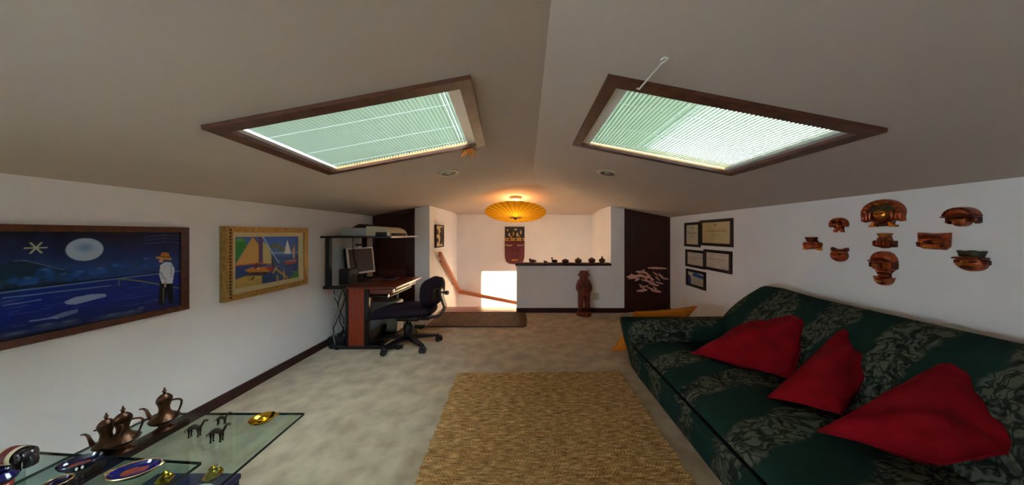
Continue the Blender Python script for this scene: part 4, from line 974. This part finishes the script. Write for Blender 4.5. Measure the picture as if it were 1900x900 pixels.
# cushions: four corners in space, puffed
def pillow(name, label, cat, m, c, thick, seed, group=None, pinch=.10, up=None):
    c = [Vector(p) for p in c]; n = 26; rs = np.random.default_rng(seed)
    ctr = sum(c, Vector()) / 4; nrm = ((c[2] - c[0]).cross(c[3] - c[1])).normalized()
    if up is not None and nrm.dot(Vector(up)) < 0: nrm = -nrm
    ph = rs.uniform(0, 6, 4)
    def surf(sgn):
        g = []
        for j in range(n + 1):
            for i in range(n + 1):
                a, b = i / n, j / n; ea = 4 * a * (1 - a); eb = 4 * b * (1 - b)
                aa = .5 + (a - .5) * (1 - pinch * eb * 0 - pinch * (eb)); bb2 = .5 + (b - .5) * (1 - pinch * ea)
                p = (c[0] * (1 - aa) + c[1] * aa) * (1 - bb2) + (c[3] * (1 - aa) + c[2] * aa) * bb2
                t = (max(ea, 0) * max(eb, 0)) ** .42 * thick / 2
                wr = .010 * math.sin(9 * a + 5 * b + ph[0]) + .009 * math.sin(15 * b - 9 * a + ph[1]) + .006 * math.sin(30 * a * b + ph[2]) + .012 * math.cos(6 * (a - b) + ph[3])
                t += wr * min(1, ea * eb * 3)
                g.append(p + nrm * (t * sgn))
        return g
    N = n + 1; mb = W()
    fs = [(j * N + i, j * N + i + 1, (j + 1) * N + i + 1, (j + 1) * N + i) for j in range(n) for i in range(n)]
    o = thing(name, label, cat, (ctr.x, ctr.y, min(p.z for p in c)), group=group)
    mb.add(surf(1), fs, True); mb.add(surf(-1), fs, True)
    ob = mb.build('cover', m, o)
    bm = bmesh.new(); bm.from_mesh(ob.data); bmesh.ops.remove_doubles(bm, verts=bm.verts[:], dist=.0008); bmesh.ops.recalc_face_normals(bm, faces=bm.faces[:]); bm.to_mesh(ob.data); bm.free()
    edge = [(0, i) for i in range(N)]
    path = []
    for k in range(4):
        for i in range(n):
            a, b = [(i / n, 0), (1, i / n), (1 - i / n, 1), (0, 1 - i / n)][k]
            ea = 4 * a * (1 - a); eb = 4 * b * (1 - b); aa = .5 + (a - .5) * (1 - pinch * eb); bb2 = .5 + (b - .5) * (1 - pinch * ea)
            path.append((c[0] * (1 - aa) + c[1] * aa) * (1 - bb2) + (c[3] * (1 - aa) + c[2] * aa) * bb2)
    W().tube(path + path[:1], .005, 5).build('piping', m, ob)
    return o
def sp_(u, v, zz):                            # point at height zz seen in direction (u, v)
    y = F * (EYE - zz) / (v - V0); return ((u - U0) * y / F, y, zz)
RC = 'red cushions on the sofa'
pillow('throw_cushion', 'red cushion farthest back on the sofa, near the far armrest', 'cushion', M_red, [sp_(1283, 655, .42), sp_(1470, 704, .44), sp_(1516, 584, .78), sp_(1392, 600, .60)], .19, 1, RC, .06, (-1, 0, 1))
pillow('throw_cushion', 'red cushion standing on its tip between the other two on the sofa', 'cushion', M_red, [sp_(1425, 737, .42), sp_(1560, 768, .45), sp_(1632, 680, .58), sp_(1567, 603, .78)], .18, 2, RC, .04, (-1, 0, 1))
pillow('throw_cushion', 'largest, nearest red cushion slumped across the sofa seat', 'cushion', M_red, [sp_(1518, 800, .43), sp_(1745, 862, .47), sp_(1905, 838, .54), sp_(1775, 655, .78)], .18, 3, RC, .03, (-1, 0, 1))
pillow('floor_cushion', 'orange floor cushion leaning behind the far sofa armrest', 'cushion', M_orange, [(1.0, 3.10, .02), (1.68, 3.16, .04), (1.95, 3.02, .575), (1.22, 2.98, .52)], .16, 4, None, .06, (0, 1, 0))

# ------------------------------------------------------------------ jute rug
def rug():
    o = thing('jute_rug', 'woven brown jute rug on the carpet in front of the sofa', 'rug', (.13, 1.6, 0))
    nx, ny = 150, 160; y1, y0 = 2.635, .55
    xs_ = np.linspace(0, 1, nx * 2 + 1); rows = ny * 2 + 1; V = []
    rs = np.random.default_rng(11); tone = rs.normal(0, .0014, (ny + 1, nx + 1))
    offl = np.repeat(rs.normal(0, .006, ny + 1), 2); offr = np.repeat(rs.normal(0, .006, ny + 1), 2)
    for j in range(rows):
        y = y0 + (y1 - y0) * j / (rows - 1)
        xl = -.60 - .085 * (y - 1.1) / 1.5 + offl[j]; xr = .942 + offr[j]; sk = .035
        for i in range(nx * 2 + 1):
            a = i / (nx * 2)
            h = .010 + (.006 if j % 2 else -.003) * (1.0 if (i // 2 + j // 2) % 2 else .55) + tone[j // 2][i // 2] + (-.002 if i % 2 == 0 else 0)
            V.append((xl + (xr - xl) * a, y + sk * (a - .5), max(.003, h)))
    N = nx * 2 + 1
    fs = [(j * N + i, j * N + i + 1, (j + 1) * N + i + 1, (j + 1) * N + i) for j in range(rows - 1) for i in range(N - 1)]
    W().add(V, fs, True).build('weave', M_jute, o, kind='stuff')
    W().tube([(-.69 + 1.63 * k / 12, y1 - .018 + .035 * k / 12, .009) for k in range(13)], .009, 6).build('bound_edge', M_jute, o)
rug()

# ------------------------------------------------------------------ computer desk
DY0, DY1 = 3.18, 3.94; DT = .757
dk = thing('computer_desk', 'computer desk with reddish wood top, black legs and raised shelf', 'desk', (-2.0, 3.55, 0))
W().rbox((-2.22, DY0, DT - .022), (-1.58, DY1, DT), .005).build('desktop', M_desktop, dk)
W().rbox((-1.582, DY0 + .02, DT - .02), (-1.566, DY1, DT + .002), .004).build('edge_strip', M_chrome, dk, 'bright metal edge')
W().rbox((-2.10, DY0 + .03, .665), (-1.63, DY1 - .04, .735), .004).build('drawer_box', M_desktop, dk)
W().rbox((-1.628, DY0 + .03, .682), (-1.612, 3.66, .700), .004).build('edge_strip', M_chrome, dk)
W().box((-1.63, 3.64, .69), (-1.612, 3.66, DT - .02)).build('tray_bracket', M_chrome, dk); W().box((-1.63, DY0 + .03, .69), (-1.612, DY0 + .05, DT - .02)).build('tray_bracket', M_chrome, dk)
W().rbox((-2.02, DY0 + .06, .618), (-1.68, DY1 - .08, .638), .004).build('keyboard_tray', M_black, dk)
W().box((-1.70, DY0 + .05, .62), (-1.685, DY0 + .07, .70)).build('tray_bracket', M_chrome, dk)
for y, n_ in ((DY0, 0), (DY1 - .05, 1)):
    W().rbox((-2.385, y, .012), (-1.50, y + .05, .05), .01).build('foot_bar', M_black, dk)
    W().rbox((-2.185, y, .04), (-2.15, y + .05, DT - .02), .006).build('leg', M_black, dk)
    W().rbox((-1.96, y, .04), (-1.905, y + .05, DT - .02), .006).build('leg', M_black, dk)
    W().box((-2.15, y + .008, .05), (-1.96, y + .042, DT - .02)).build('end_panel', M_deskwood, dk)
    W().rbox((-2.455, y, DT - .025), (-2.18, y + .05, DT + .012), .006).build('shelf_bracket', M_black, dk)
    W().rbox((-2.43, y, DT + .01), (-2.375, y + .05, 1.35), .006).build('shelf_post', M_black, dk)
    W().lathe([(.001, 0), (.02, 0), (.02, .014), (.001, .014)], (-2.3, y + .025, 0), 12, cap=False).build('levelling_foot', M_black, dk)
    W().lathe([(.001, 0), (.02, 0), (.02, .014), (.001, .014)], (-1.56, y + .025, 0), 12, cap=False).build('levelling_foot', M_black, dk)
W().rbox((-1.95, DY0 + .05, .09), (-1.92, DY1 - .05, .17), .005).build('stretcher', M_black, dk)
W().rbox((-2.19, DY0 + .05, .03), (-1.78, DY1 - .05, .055), .004).build('low_shelf', M_black, dk)
W().rbox((-2.48, DY0 - .01, 1.35), (-1.63, DY1, 1.372), .005).build('raised_shelf', M_black, dk)
W().rbox((-1.632, DY0 - .01, 1.352), (-1.618, DY1, 1.374), .004).build('edge_strip', M_chrome, dk)
# printer
pr = thing('printer', 'grey and cream inkjet printer on the raised desk shelf', 'printer', (-2.0, 3.5, 1.372))
W().rbox((-2.30, 3.26, 1.372), (-1.98, 3.74, 1.475), .012).build('rear_body', M_grey, pr)
prf = [(-1.98, 1.372), (-1.69, 1.372), (-1.69, 1.40), (-1.72, 1.445), (-1.77, 1.478), (-1.84, 1.492), (-1.98, 1.495)]
W().prism(prf, 3.26, 3.74, 'y').build('front_body', M_cream, pr)
W().rbox((-1.86, 3.25, 1.376), (-1.72, 3.262, 1.422), .003).build('paper_slot', M_black, pr); W().rbox((-1.72, 3.3, 1.376), (-1.685, 3.7, 1.41), .004).build('output_tray', M_black, pr)
W().hexa([(-2.2, 3.32, 1.475), (-2.05, 3.32, 1.475), (-2.05, 3.68, 1.475), (-2.2, 3.68, 1.475), (-2.12, 3.32, 1.52), (-2.1, 3.32, 1.525), (-2.1, 3.68, 1.525), (-2.12, 3.68, 1.52)]).build('paper_support', M_black, pr)
# monitor facing right and towards the viewer
mo = thing('flat_monitor', 'flat screen monitor with silver bezel on the desk', 'monitor', (-2.25, 3.62, DT), rotz=math.radians(-24))
TM = Matrix.Translation((0, 0, .10)) @ Euler((math.radians(0), math.radians(-9), 0)).to_matrix().to_4x4()
# local: screen faces +x; width along y
MB(TM).rbox((-.065, -.185, 0), (-.012, .185, .36), .012).build('casing', M_black, mo)
for a, b in (((-.012, -.185, 0), (.012, .185, .028)), ((-.012, -.185, .338), (.012, .185, .36)), ((-.012, -.185, .028), (.012, -.163, .338)), ((-.012, .163, .028), (.012, .185, .338))): MB(TM).rbox(a, b, .005).build('bezel', M_chrome, mo)
M_screen = mat('lcd_screen', (92, 78, 78), 0.25)
MB(TM).box((-.012, -.163, .028), (.004, .163, .338)).build('screen', M_screen, mo)
MB().rbox((-.07, -.03, .01), (-.03, .03, .2), .008).build('stand_neck', M_black, mo)
MB().lathe([(.001, .02), (.05, .018), (.13, .008), (.135, 0), (.001, 0)], (-.03, 0, 0), 24, cap=False).build('stand_base', M_black, mo)
wc = thing('webcam', 'small black webcam clipped on top of the monitor', 'webcam', (-2.28, 3.62, DT + .462), rotz=math.radians(-24))
MB().rbox((-.045, -.03, -.002), (.0, .03, .016), .005).build('clip', M_chrome, wc); wcb = MB().rbox((-.05, -.045, .016), (-.01, .045, .045), .012).build('camera_body', M_black, wc); MB().tube([(-.012, 0, .03), (.0, 0, .03)], .01, 10).build('lens', M_blackp, wcb)
spk = thing('desk_speaker', 'black box loudspeaker at the near end of the desk', 'speaker', (-2.24, 3.32, DT + .0125))
skc = MB().rbox((-.07, -.075, 0), (.07, .075, .19), .008).build('cabinet', M_blackp, spk)
MB(Matrix.Translation((.071, 0, .07)) @ Euler((0, PI / 2, 0)).to_matrix().to_4x4()).lathe([(.001, .004), (.03, .001), (.05, .006), (.052, 0), (.001, 0)], n=20, cap=False).build('driver_cone', M_black, skc)
hpz = DT
tag(W().rbox((-2.02, 3.62, DT), (-1.86, 3.86, DT + .018), .006).build('keyboard', M_blackp), 'black keyboard lying flat beside the monitor', 'keyboard')
pc = thing('computer_tower', 'light grey computer tower on the low shelf under the desk', 'computer', (-1.98, 3.7, .055))
W().rbox((-2.15, 3.62, .055), (-1.79, 3.80, .47), .008).build('case', M_grey, pc); pcb = W().rbox((-1.79, 3.625, .06), (-1.77, 3.795, .465), .006).build('front_bezel', M_white, pc)
for z in (.40, .35): W().box((-1.771, 3.64, z), (-1.767, 3.78, z + .035)).build('drive_bay', M_cream, pcb)
cb_ = thing('cable_bundle', 'loose bundle of grey cables behind the desk', 'cables', (-2.36, 3.3, 0))
for k in range(6):
    x = -2.28 - .022 * k; y = 3.27 + .02 * (k % 3); pts = [(x + .03 * math.sin(q * 1.3 + k), y + .02 * math.cos(q + k), .70 - q * .095 if q < 7 else .03) for q in range(8)]
    W().tube(pts, .006, 5).build('cable', M_grey if k % 2 else M_blackp, cb_)
W().tube([(-2.27, 3.45, 1.345), (-2.27, 3.46, 1.1), (-2.24, 3.48, .95), (-2.22, 3.52, .80)], .005, 5).build('cable', M_blackp, cb_)
tag(W().rbox((-2.46, 3.26, .0), (-2.25, 3.40, .12), .01).build('power_block', M_blackp), 'black power block on the floor behind the desk', 'power supply')

# ------------------------------------------------------------------ office chair, facing the desk (-x)
CX, CY_ = -1.475, 3.31
ch = thing('office_chair', 'dark violet swivel office chair pulled up to the desk', 'chair', (CX, CY_, 0))
rings = []
for i, (x, zt, zb, hw_) in enumerate(((-.435, .40, .385, .10), (-.43, .425, .365, .17), (-.39, .455, .36, .215), (-.28, .495, .37, .24), (-.12, .52, .385, .245), (.08, .525, .39, .235), (.22, .515, .395, .21), (.30, .50, .40, .17), (.325, .475, .43, .10))):
    rings.append([(x, hw_ * math.cos(a) * (1 if abs(math.cos(a)) < .9 else 1), (zt + zb) / 2 + (zt - zb) / 2 * (abs(math.sin(a)) ** .5) * (1 if math.sin(a) >= 0 else -1)) for a in [2 * PI * k / 20 for k in range(20)]])
MB().loft(rings).build('seat', M_fabric_navy, ch)
# backrest pad: tilted, facing -x and a little to the viewer
BM = Matrix.Translation((.325, -.02, .685)) @ Euler((0, math.radians(10), math.radians(-24))).to_matrix().to_4x4()
rings = []
for i in range(11):
    t_ = -1 + 2 * i / 10; zz = .185 * t_; hw_ = .215 * math.sqrt(max(.02, 1 - abs(t_) ** 3.2)); th = .045 * math.sqrt(max(.05, 1 - abs(t_) ** 4))
    ring = []
    for k in range(20):
        a = 2 * PI * k / 20; yy = hw_ * math.cos(a); xx = th * math.sin(a) - .25 * yy * yy * 2
        ring.append((xx - .02 * t_, yy, zz))
    rings.append(ring)
MB(BM).loft(rings).build('backrest', M_fabric_navy, ch)
MB(BM).rbox((.03, -.09, -.08), (.075, .09, .06), .02).build('back_bracket', M_black, ch)
sw = [(.10, -.0, .37), (.26, -.0, .355), (.37, -.0, .37), (.435, -.01, .43), (.455, -.01, .50), (.43, -.01, .57), (.41, -.015, .64), (.41, -.02, .72)]
rings = []
for i, p in enumerate(sw):
    p = Vector(p); t_ = (Vector(sw[min(i + 1, len(sw) - 1)]) - Vector(sw[max(i - 1, 0)])).normalized(); nn = Vector((t_.z, 0, -t_.x)); b_ = Vector((0, 1, 0))
    rings.append([p + b_ * .04 + nn * .014, p + b_ * .04 - nn * .014, p - b_ * .04 - nn * .014, p - b_ * .04 + nn * .014])
MB().loft(rings, smooth=False).build('back_strut', M_black, ch)
ash = MB().tube([(.41, -.02, .67), (.47, -.03, .67)], .012, 10).build('adjust_shaft', M_black, ch); MB().tube([(.47, -.03, .67), (.505, -.035, .67)], .026, 12).build('adjust_knob', M_black, ash)
MB().rbox((-.12, -.1, .33), (.16, .1, .395), .02).build('tilt_mechanism', M_black, ch); MB().tube([(.06, -.1, .36), (.1, -.24, .35), (.16, -.26, .345)], .008, 6).build('height_lever', M_black, ch)
MB().tube([(0, 0, .09), (0, 0, .34)], .032, 14).build('gas_column', M_black, ch); MB().lathe([(.055, .10), (.06, .12), (.06, .24), (.045, .28), (.03, .30)], n=18).build('column_sleeve', M_black, ch)
for k in range(5):
    a = math.radians(-118 + 72 * k); R_ = .37; d = Vector((math.cos(a), math.sin(a) * .82, 0)); e = d * R_
    sd = Vector((-d.y, d.x, 0)).normalized()
    p0, p1 = d * .02 + Vector((0, 0, .115)), e + Vector((0, 0, .085))
    lg = MB().loft([[p0 + sd * .035 + Vector((0, 0, .03)), p0 - sd * .035 + Vector((0, 0, .03)), p0 - sd * .035 - Vector((0, 0, .025)), p0 + sd * .035 - Vector((0, 0, .025))],
               [p1 + sd * .022 + Vector((0, 0, .015)), p1 - sd * .022 + Vector((0, 0, .015)), p1 - sd * .022 - Vector((0, 0, .012)), p1 + sd * .022 - Vector((0, 0, .012))]], smooth=False)
    lg = lg.build('base_leg', M_black, ch)
    ca = MB(Matrix.Translation(e) @ Matrix.Rotation(1.1 * k + .4, 4, 'Z'))
    ca.tube([(0, -.032, .035), (0, -.008, .035)], .035, 14); ca.tube([(0, .008, .035), (0, .032, .035)], .035, 14); ca.rbox((-.03, -.03, .045), (.03, .03, .078), .012)
    ca.build('caster', M_blackp, lg)

# ------------------------------------------------------------------ glass table and what stands on it
TZ = .45
gt = thing('glass_table', 'low clear glass table by the left wall carrying brass ewers', 'table', (-1.57, .6, 0))
gp = [(-1.955, .05), (-1.12, .05), (-1.18, 1.40), (-1.955, 1.40)]
W().prism(gp, TZ - .010, TZ, 'z').build('glass_top', M_tglass, gt)
ed = W()
for a, b in zip(gp, gp[1:] + gp[:1]):
    d = (Vector(b) - Vector(a)).normalized() * .0; nrm = Vector((b[1] - a[1], -(b[0] - a[0]))).normalized() * .0022
    ed.hexa([(a[0], a[1], TZ - .0105), (b[0], b[1], TZ - .0105), (b[0] + nrm.x, b[1] + nrm.y, TZ - .0105), (a[0] + nrm.x, a[1] + nrm.y, TZ - .0105), (a[0], a[1], TZ + .0002), (b[0], b[1], TZ + .0002), (b[0] + nrm.x, b[1] + nrm.y, TZ + .0002), (a[0] + nrm.x, a[1] + nrm.y, TZ + .0002)])
ed.build('polished_edge', M_tedge, gt)
for x in (-1.86, -1.30): W().box((x, .3, 0), (x + .012, 1.0, TZ - .010)).build('glass_support', M_tglass, gt)
T2 = .55
g2 = thing('glass_riser', 'small raised glass shelf nearest the viewer with blue dishes', 'shelf', (-1.56, .6, TZ))
gp2 = [(-1.90, .30), (-1.185, .30), (-1.212, .982), (-1.92, 1.03)]
W().prism(gp2, T2 - .009, T2, 'z').build('glass_top', M_tglass, g2)
ed = W()
for a, b in zip(gp2, gp2[1:] + gp2[:1]):
    nrm = Vector((b[1] - a[1], -(b[0] - a[0]))).normalized() * .0022
    ed.hexa([(a[0], a[1], T2 - .0095), (b[0], b[1], T2 - .0095), (b[0] + nrm.x, b[1] + nrm.y, T2 - .0095), (a[0] + nrm.x, a[1] + nrm.y, T2 - .0095), (a[0], a[1], T2 + .0002), (b[0], b[1], T2 + .0002), (b[0] + nrm.x, b[1] + nrm.y, T2 + .0002), (a[0] + nrm.x, a[1] + nrm.y, T2 + .0002)])
ed.build('polished_edge', M_tedge, g2)
for x, y in ((-1.84, .36), (-1.27, .36), (-1.62, .86), (-1.84, .95)): W().lathe([(.001, 0), (.018, 0), (.018, T2 - TZ - .009), (.001, T2 - TZ - .009)], (x, y, TZ), 14, cap=False).build('glass_post', M_tglass, g2)

def tp_(u, v, zz=TZ): return Vector(sp_(u, v, zz))
def ewer(p, h, label, ang, spout=True, fat=1.0):
    o = thing('brass_ewer', label, 'ewer', p, ang, 'brass ewers on the glass table')
    k = h / .2; fb = fat
    MB().lathe([(a * k * f_, b * k) for a, b, f_ in ((.001, 0, 1), (.034, 0, 1), (.036, .006, 1), (.022, .014, 1), (.016, .024, 1), (.03, .034, fb), (.044, .046, fb), (.048, .055, fb), (.040, .064, fb), (.025, .076, fb), (.018, .090, 1), (.0165, .105, 1), (.020, .122, 1), (.0245, .134, 1), (.025, .143, 1))], n=22, cap=False).build('body', M_brass_d, o)
    MB().lathe([(a * k, b * k) for a, b in ((.024, .143), (.025, .147), (.02, .158), (.012, .167), (.005, .171), (.0045, .178), (.008, .182), (.004, .187), (.003, .196), (.001, .2))], n=18, cap=False).build('lid', M_brass_d, o)
    MB().tube([(x * k, 0, z * k) for x, z in ((.020, .136), (.045, .141), (.062, .140), (.070, .133), (.068, .115), (.060, .09), (.046, .064))], [.0045 * k, .004 * k, .004 * k, .004 * k, .0038 * k, .0035 * k, .0045 * k], 8).build('handle', M_brass_d, o)
    MB().tube([(x * k, 0, z * k) for x, z in ((-.04, .05), (-.056, .058), (-.064, .078), (-.072, .098), (-.084, .106), (-.098, .104))], [.009 * k, .008 * k, .006 * k, .005 * k, .004 * k, .0035 * k], 8).build('spout', M_brass_d, o)
    return o
ewer(tp_(305, 797), .205, 'brass ewer standing alone near the far table edge', math.radians(8))
ewer(tp_(228, 838), .20, 'brass ewer half hidden behind the foremost ewer', math.radians(10))
ewer(tp_(197, 846), .185, 'foremost slim brass ewer beside the navy bowl', math.radians(6), fat=.8)
def camel(p, h, label, ang):
    o = thing('camel_figurine', label, 'figurine', p, ang, 'tiny bronze camels on the glass table'); k = h / .06
    def T(pts, r_, nm): MB().tube([(x * k, y * k, z * k) for x, y, z in pts], [q * k for q in r_], 7).build(nm, M_bronze, o)
    T([(-.022, 0, .028), (-.015, 0, .033), (-.004, 0, .0375), (.006, 0, .034), (.016, 0, .034), (.022, 0, .040), (.027, 0, .050), (.030, 0, .056), (.037, 0, .056), (.042, 0, .054)], [.003, .006, .0085, .0075, .006, .0042, .0035, .0038, .0038, .0022], 'body')
    for x in (-.014, .014):
        for s in (-.0045, .0045): T([(x, s, .030), (x + .001, s, .016), (x - .001, s, .0), (x + .003, s, 0.0)], [.004, .0024, .002, .0022], 'leg')
    T([(-.022, 0, .03), (-.029, 0, .026), (-.030, 0, .018)], [.002, .0015, .001], 'tail')
camel(tp_(361, 810), .075, 'tiny bronze camel left of the other two camels', .2); camel(tp_(402, 819), .080, 'tiny bronze camel with the darker saddle, nearest the viewer', .15); camel(tp_(411, 787), .055, 'smallest bronze camel, farthest back of three', .3)
def dish(name, p, rx, ry, h, m, label, cat, ang, extra=None, gilt=True, inner=None):
    o = thing(name, label, cat, p, ang)
    mb = MB(); prof = [(.001, .003), (.55, .003), (.60, 0), (.65, .004), (.87, h * .5), (1.0, h), (.97, h + .002), (.84, h * .58), (.6, .012), (.001, .010)]
    mb.loft([[(r_ * rx * math.cos(2 * PI * j / 36), r_ * ry * math.sin(2 * PI * j / 36), z) for j in range(36)] for r_, z in prof], False); bo = mb.build('body', m, o)
    if gilt:
        MB().tube([(rx * math.cos(2 * PI * j / 36), ry * math.sin(2 * PI * j / 36), h + .001) for j in range(37)], .0022, 6).build('gilt_rim', M_gilt, bo)
    if inner:
        MB().loft([[(q * rx * math.cos(2 * PI * j / 24), q * ry * math.sin(2 * PI * j / 24), .0125 - .001 * q) for j in range(24)] for q in (.01, .3, .52)], False).build('painted_centre', inner, bo)
    return o
M_scene = mat('painted_scene', (150, 70, 24), .25, rgb2=(40, 30, 70), scale=34, coat=.5)
d1 = dish('porcelain_dish', tp_(250, 880, T2), .066, .042, .018, M_cobalt, 'oval cobalt blue porcelain dish with gilt rim and orange painted centre', 'dish', math.radians(14), inner=M_scene)
for s in (-1, 1): MB().tube([(s * .062, -.014, .018), (s * .073, -.007, .021), (s * .073, .007, .021), (s * .062, .014, .018)], .003, 6).build('handle', M_gilt, d1)
d2 = dish('porcelain_bowl', tp_(148, 868, T2), .050, .036, .026, M_navyg, 'dark navy porcelain bowl with painted interior beside the foremost ewer', 'bowl', math.radians(24), gilt=False, inner=M_scene)
for a in (-70, -56): MB().ell((.047 * math.cos(math.radians(a)), .035 * math.sin(math.radians(a)), .016), (.003, .003, .006), 8, 6).build('white_floret', M_white, d2)
dish('porcelain_saucer', tp_(108, 902, T2), .030, .026, .016, M_navyg, 'small dark saucer with gilt rim at the bottom edge of the view', 'saucer', 0)
vs = thing('small_vase', 'small cobalt vase with red foot at the lower left corner', 'vase', tp_(2, 905, T2))
MB().lathe([(.001, 0), (.02, 0), (.022, .01), (.016, .016)], n=18, cap=False).build('foot', mat('red_glaze', (170, 50, 20), .2, coat=.5), vs); MB().lathe([(.016, .015), (.028, .024), (.03, .034), (.02, .046), (.014, .05), (.016, .055)], n=20, cap=False).build('body', M_cobalt, vs)
bd = thing('brass_dish', 'small polished brass dish alone on the far right of the table', 'dish', tp_(487, 783), .3)
mb = MB(); mb.lathe([(.001, 0), (.03, 0), (.046, .010), (.054, .022), (.052, .024), (.042, .013), (.026, .006), (.001, .006)], n=28, sy=.85, cap=False); mb.build('bowl', M_brass, bd)
MB().ell((.0, .0, .016), (.022, .018, .012), 12, 8).build('boss', M_brass, bd)
MB().tube([(.05, 0, .022), (.066, 0, .026), (.064, .016, .025), (.048, .014, .022)], .003, 6).build('lug', M_brass, bd)
for i, (u, v, lb) in enumerate(((306, 893, 'small brass ornament under the riser beside the cobalt dish'), (395, 886, 'small brass ornament beside the dark box near the table edge'))):
    z = TZ if i == 0 else .13
    o = thing('brass_trinket', lb, 'ornament', tp_(u, v, z)); k = 1 if i == 0 else 1.6
    MB().lathe([(.001, 0), (.02 * k, 0), (.024 * k, .01 * k), (.016 * k, .02 * k), (.008 * k, .026 * k), (.011 * k, .034 * k), (.001, .04 * k)], n=18, cap=False).build('body', M_brass, o); MB().ell((.018 * k, 0, .022 * k), (.01 * k, .01 * k, .01 * k), 10, 6).build('bead', M_brass, o)
nb = thing('navy_box', 'navy box with a white oval on its lid, on the floor under the table', 'box', (-1.72, 1.25, 0))
M_navybox = mat('navy_card', (24, 34, 70), .5)
W().rbox((-1.95, 1.0, 0), (-1.52, 1.40, .10), .006).build('box_body', M_navybox, nb); W().rbox((-1.955, .995, .10), (-1.515, 1.405, .13), .006).build('lid', M_navybox, nb)
W().lathe([(.001, .1318), (.07, .1318), (.07, .1302), (.001, .1302)], (-1.62, 1.30, 0), 28, sy=.6, cap=False).build('white_oval', M_white, nb)
# elephant
ep = tp_(26, 872, T2); el = thing('elephant_figurine', 'dark elephant figurine with cream and maroon saddle cloth', 'figurine', ep, math.radians(4)); el.scale = (.84, .84, .84)
M_eleph = mat('dark_porcelain', (44, 34, 36), .25, coat=.4)
MB().ell((0, 0, .062), (.052, .03, .032), 18, 10).build('body', M_eleph, el)
MB().ell((.056, 0, .062), (.024, .021, .026), 14, 8).build('head', M_eleph, el)
MB().tube([(.072, 0, .06), (.084, 0, .045), (.082, 0, .026), (.072, 0, .018)], [.012, .009, .007, .005], 8).build('trunk', M_eleph, el)
for s in (-1, 1): MB().ell((.045, s * .022, .062), (.018, .004, .022), 12, 6).build('ear', M_eleph, el)
for x in (-.032, .03):
    for s in (-.015, .015): MB().tube([(x, s, .05), (x, s, .02), (x, s, 0)], [.014, .012, .013], 10).build('leg', M_eleph if x > 0 else M_cobalt, el)
MB().tube([(-.05, 0, .07), (-.06, 0, .05), (-.058, 0, .03)], [.004, .003, .004], 6).build('tail', M_eleph, el)
cl = MB(); cl.loft([[(x, .0325 * math.cos(a), .062 + .0345 * math.sin(a)) for a in [math.radians(-35 + 250 * k / 20) for k in range(21)]] for x in (-.03, -.012, .012, .034)], False, False); cl.build('saddle_cloth', M_maskivory, el)
cl = MB(); cl.loft([[(x, .034 * math.cos(a), .062 + .036 * math.sin(a)) for a in [math.radians(-20 + 220 * k / 20) for k in range(21)]] for x in (-.014, .016)], False, False); cl.build('maroon_patch', M_maskred, el)
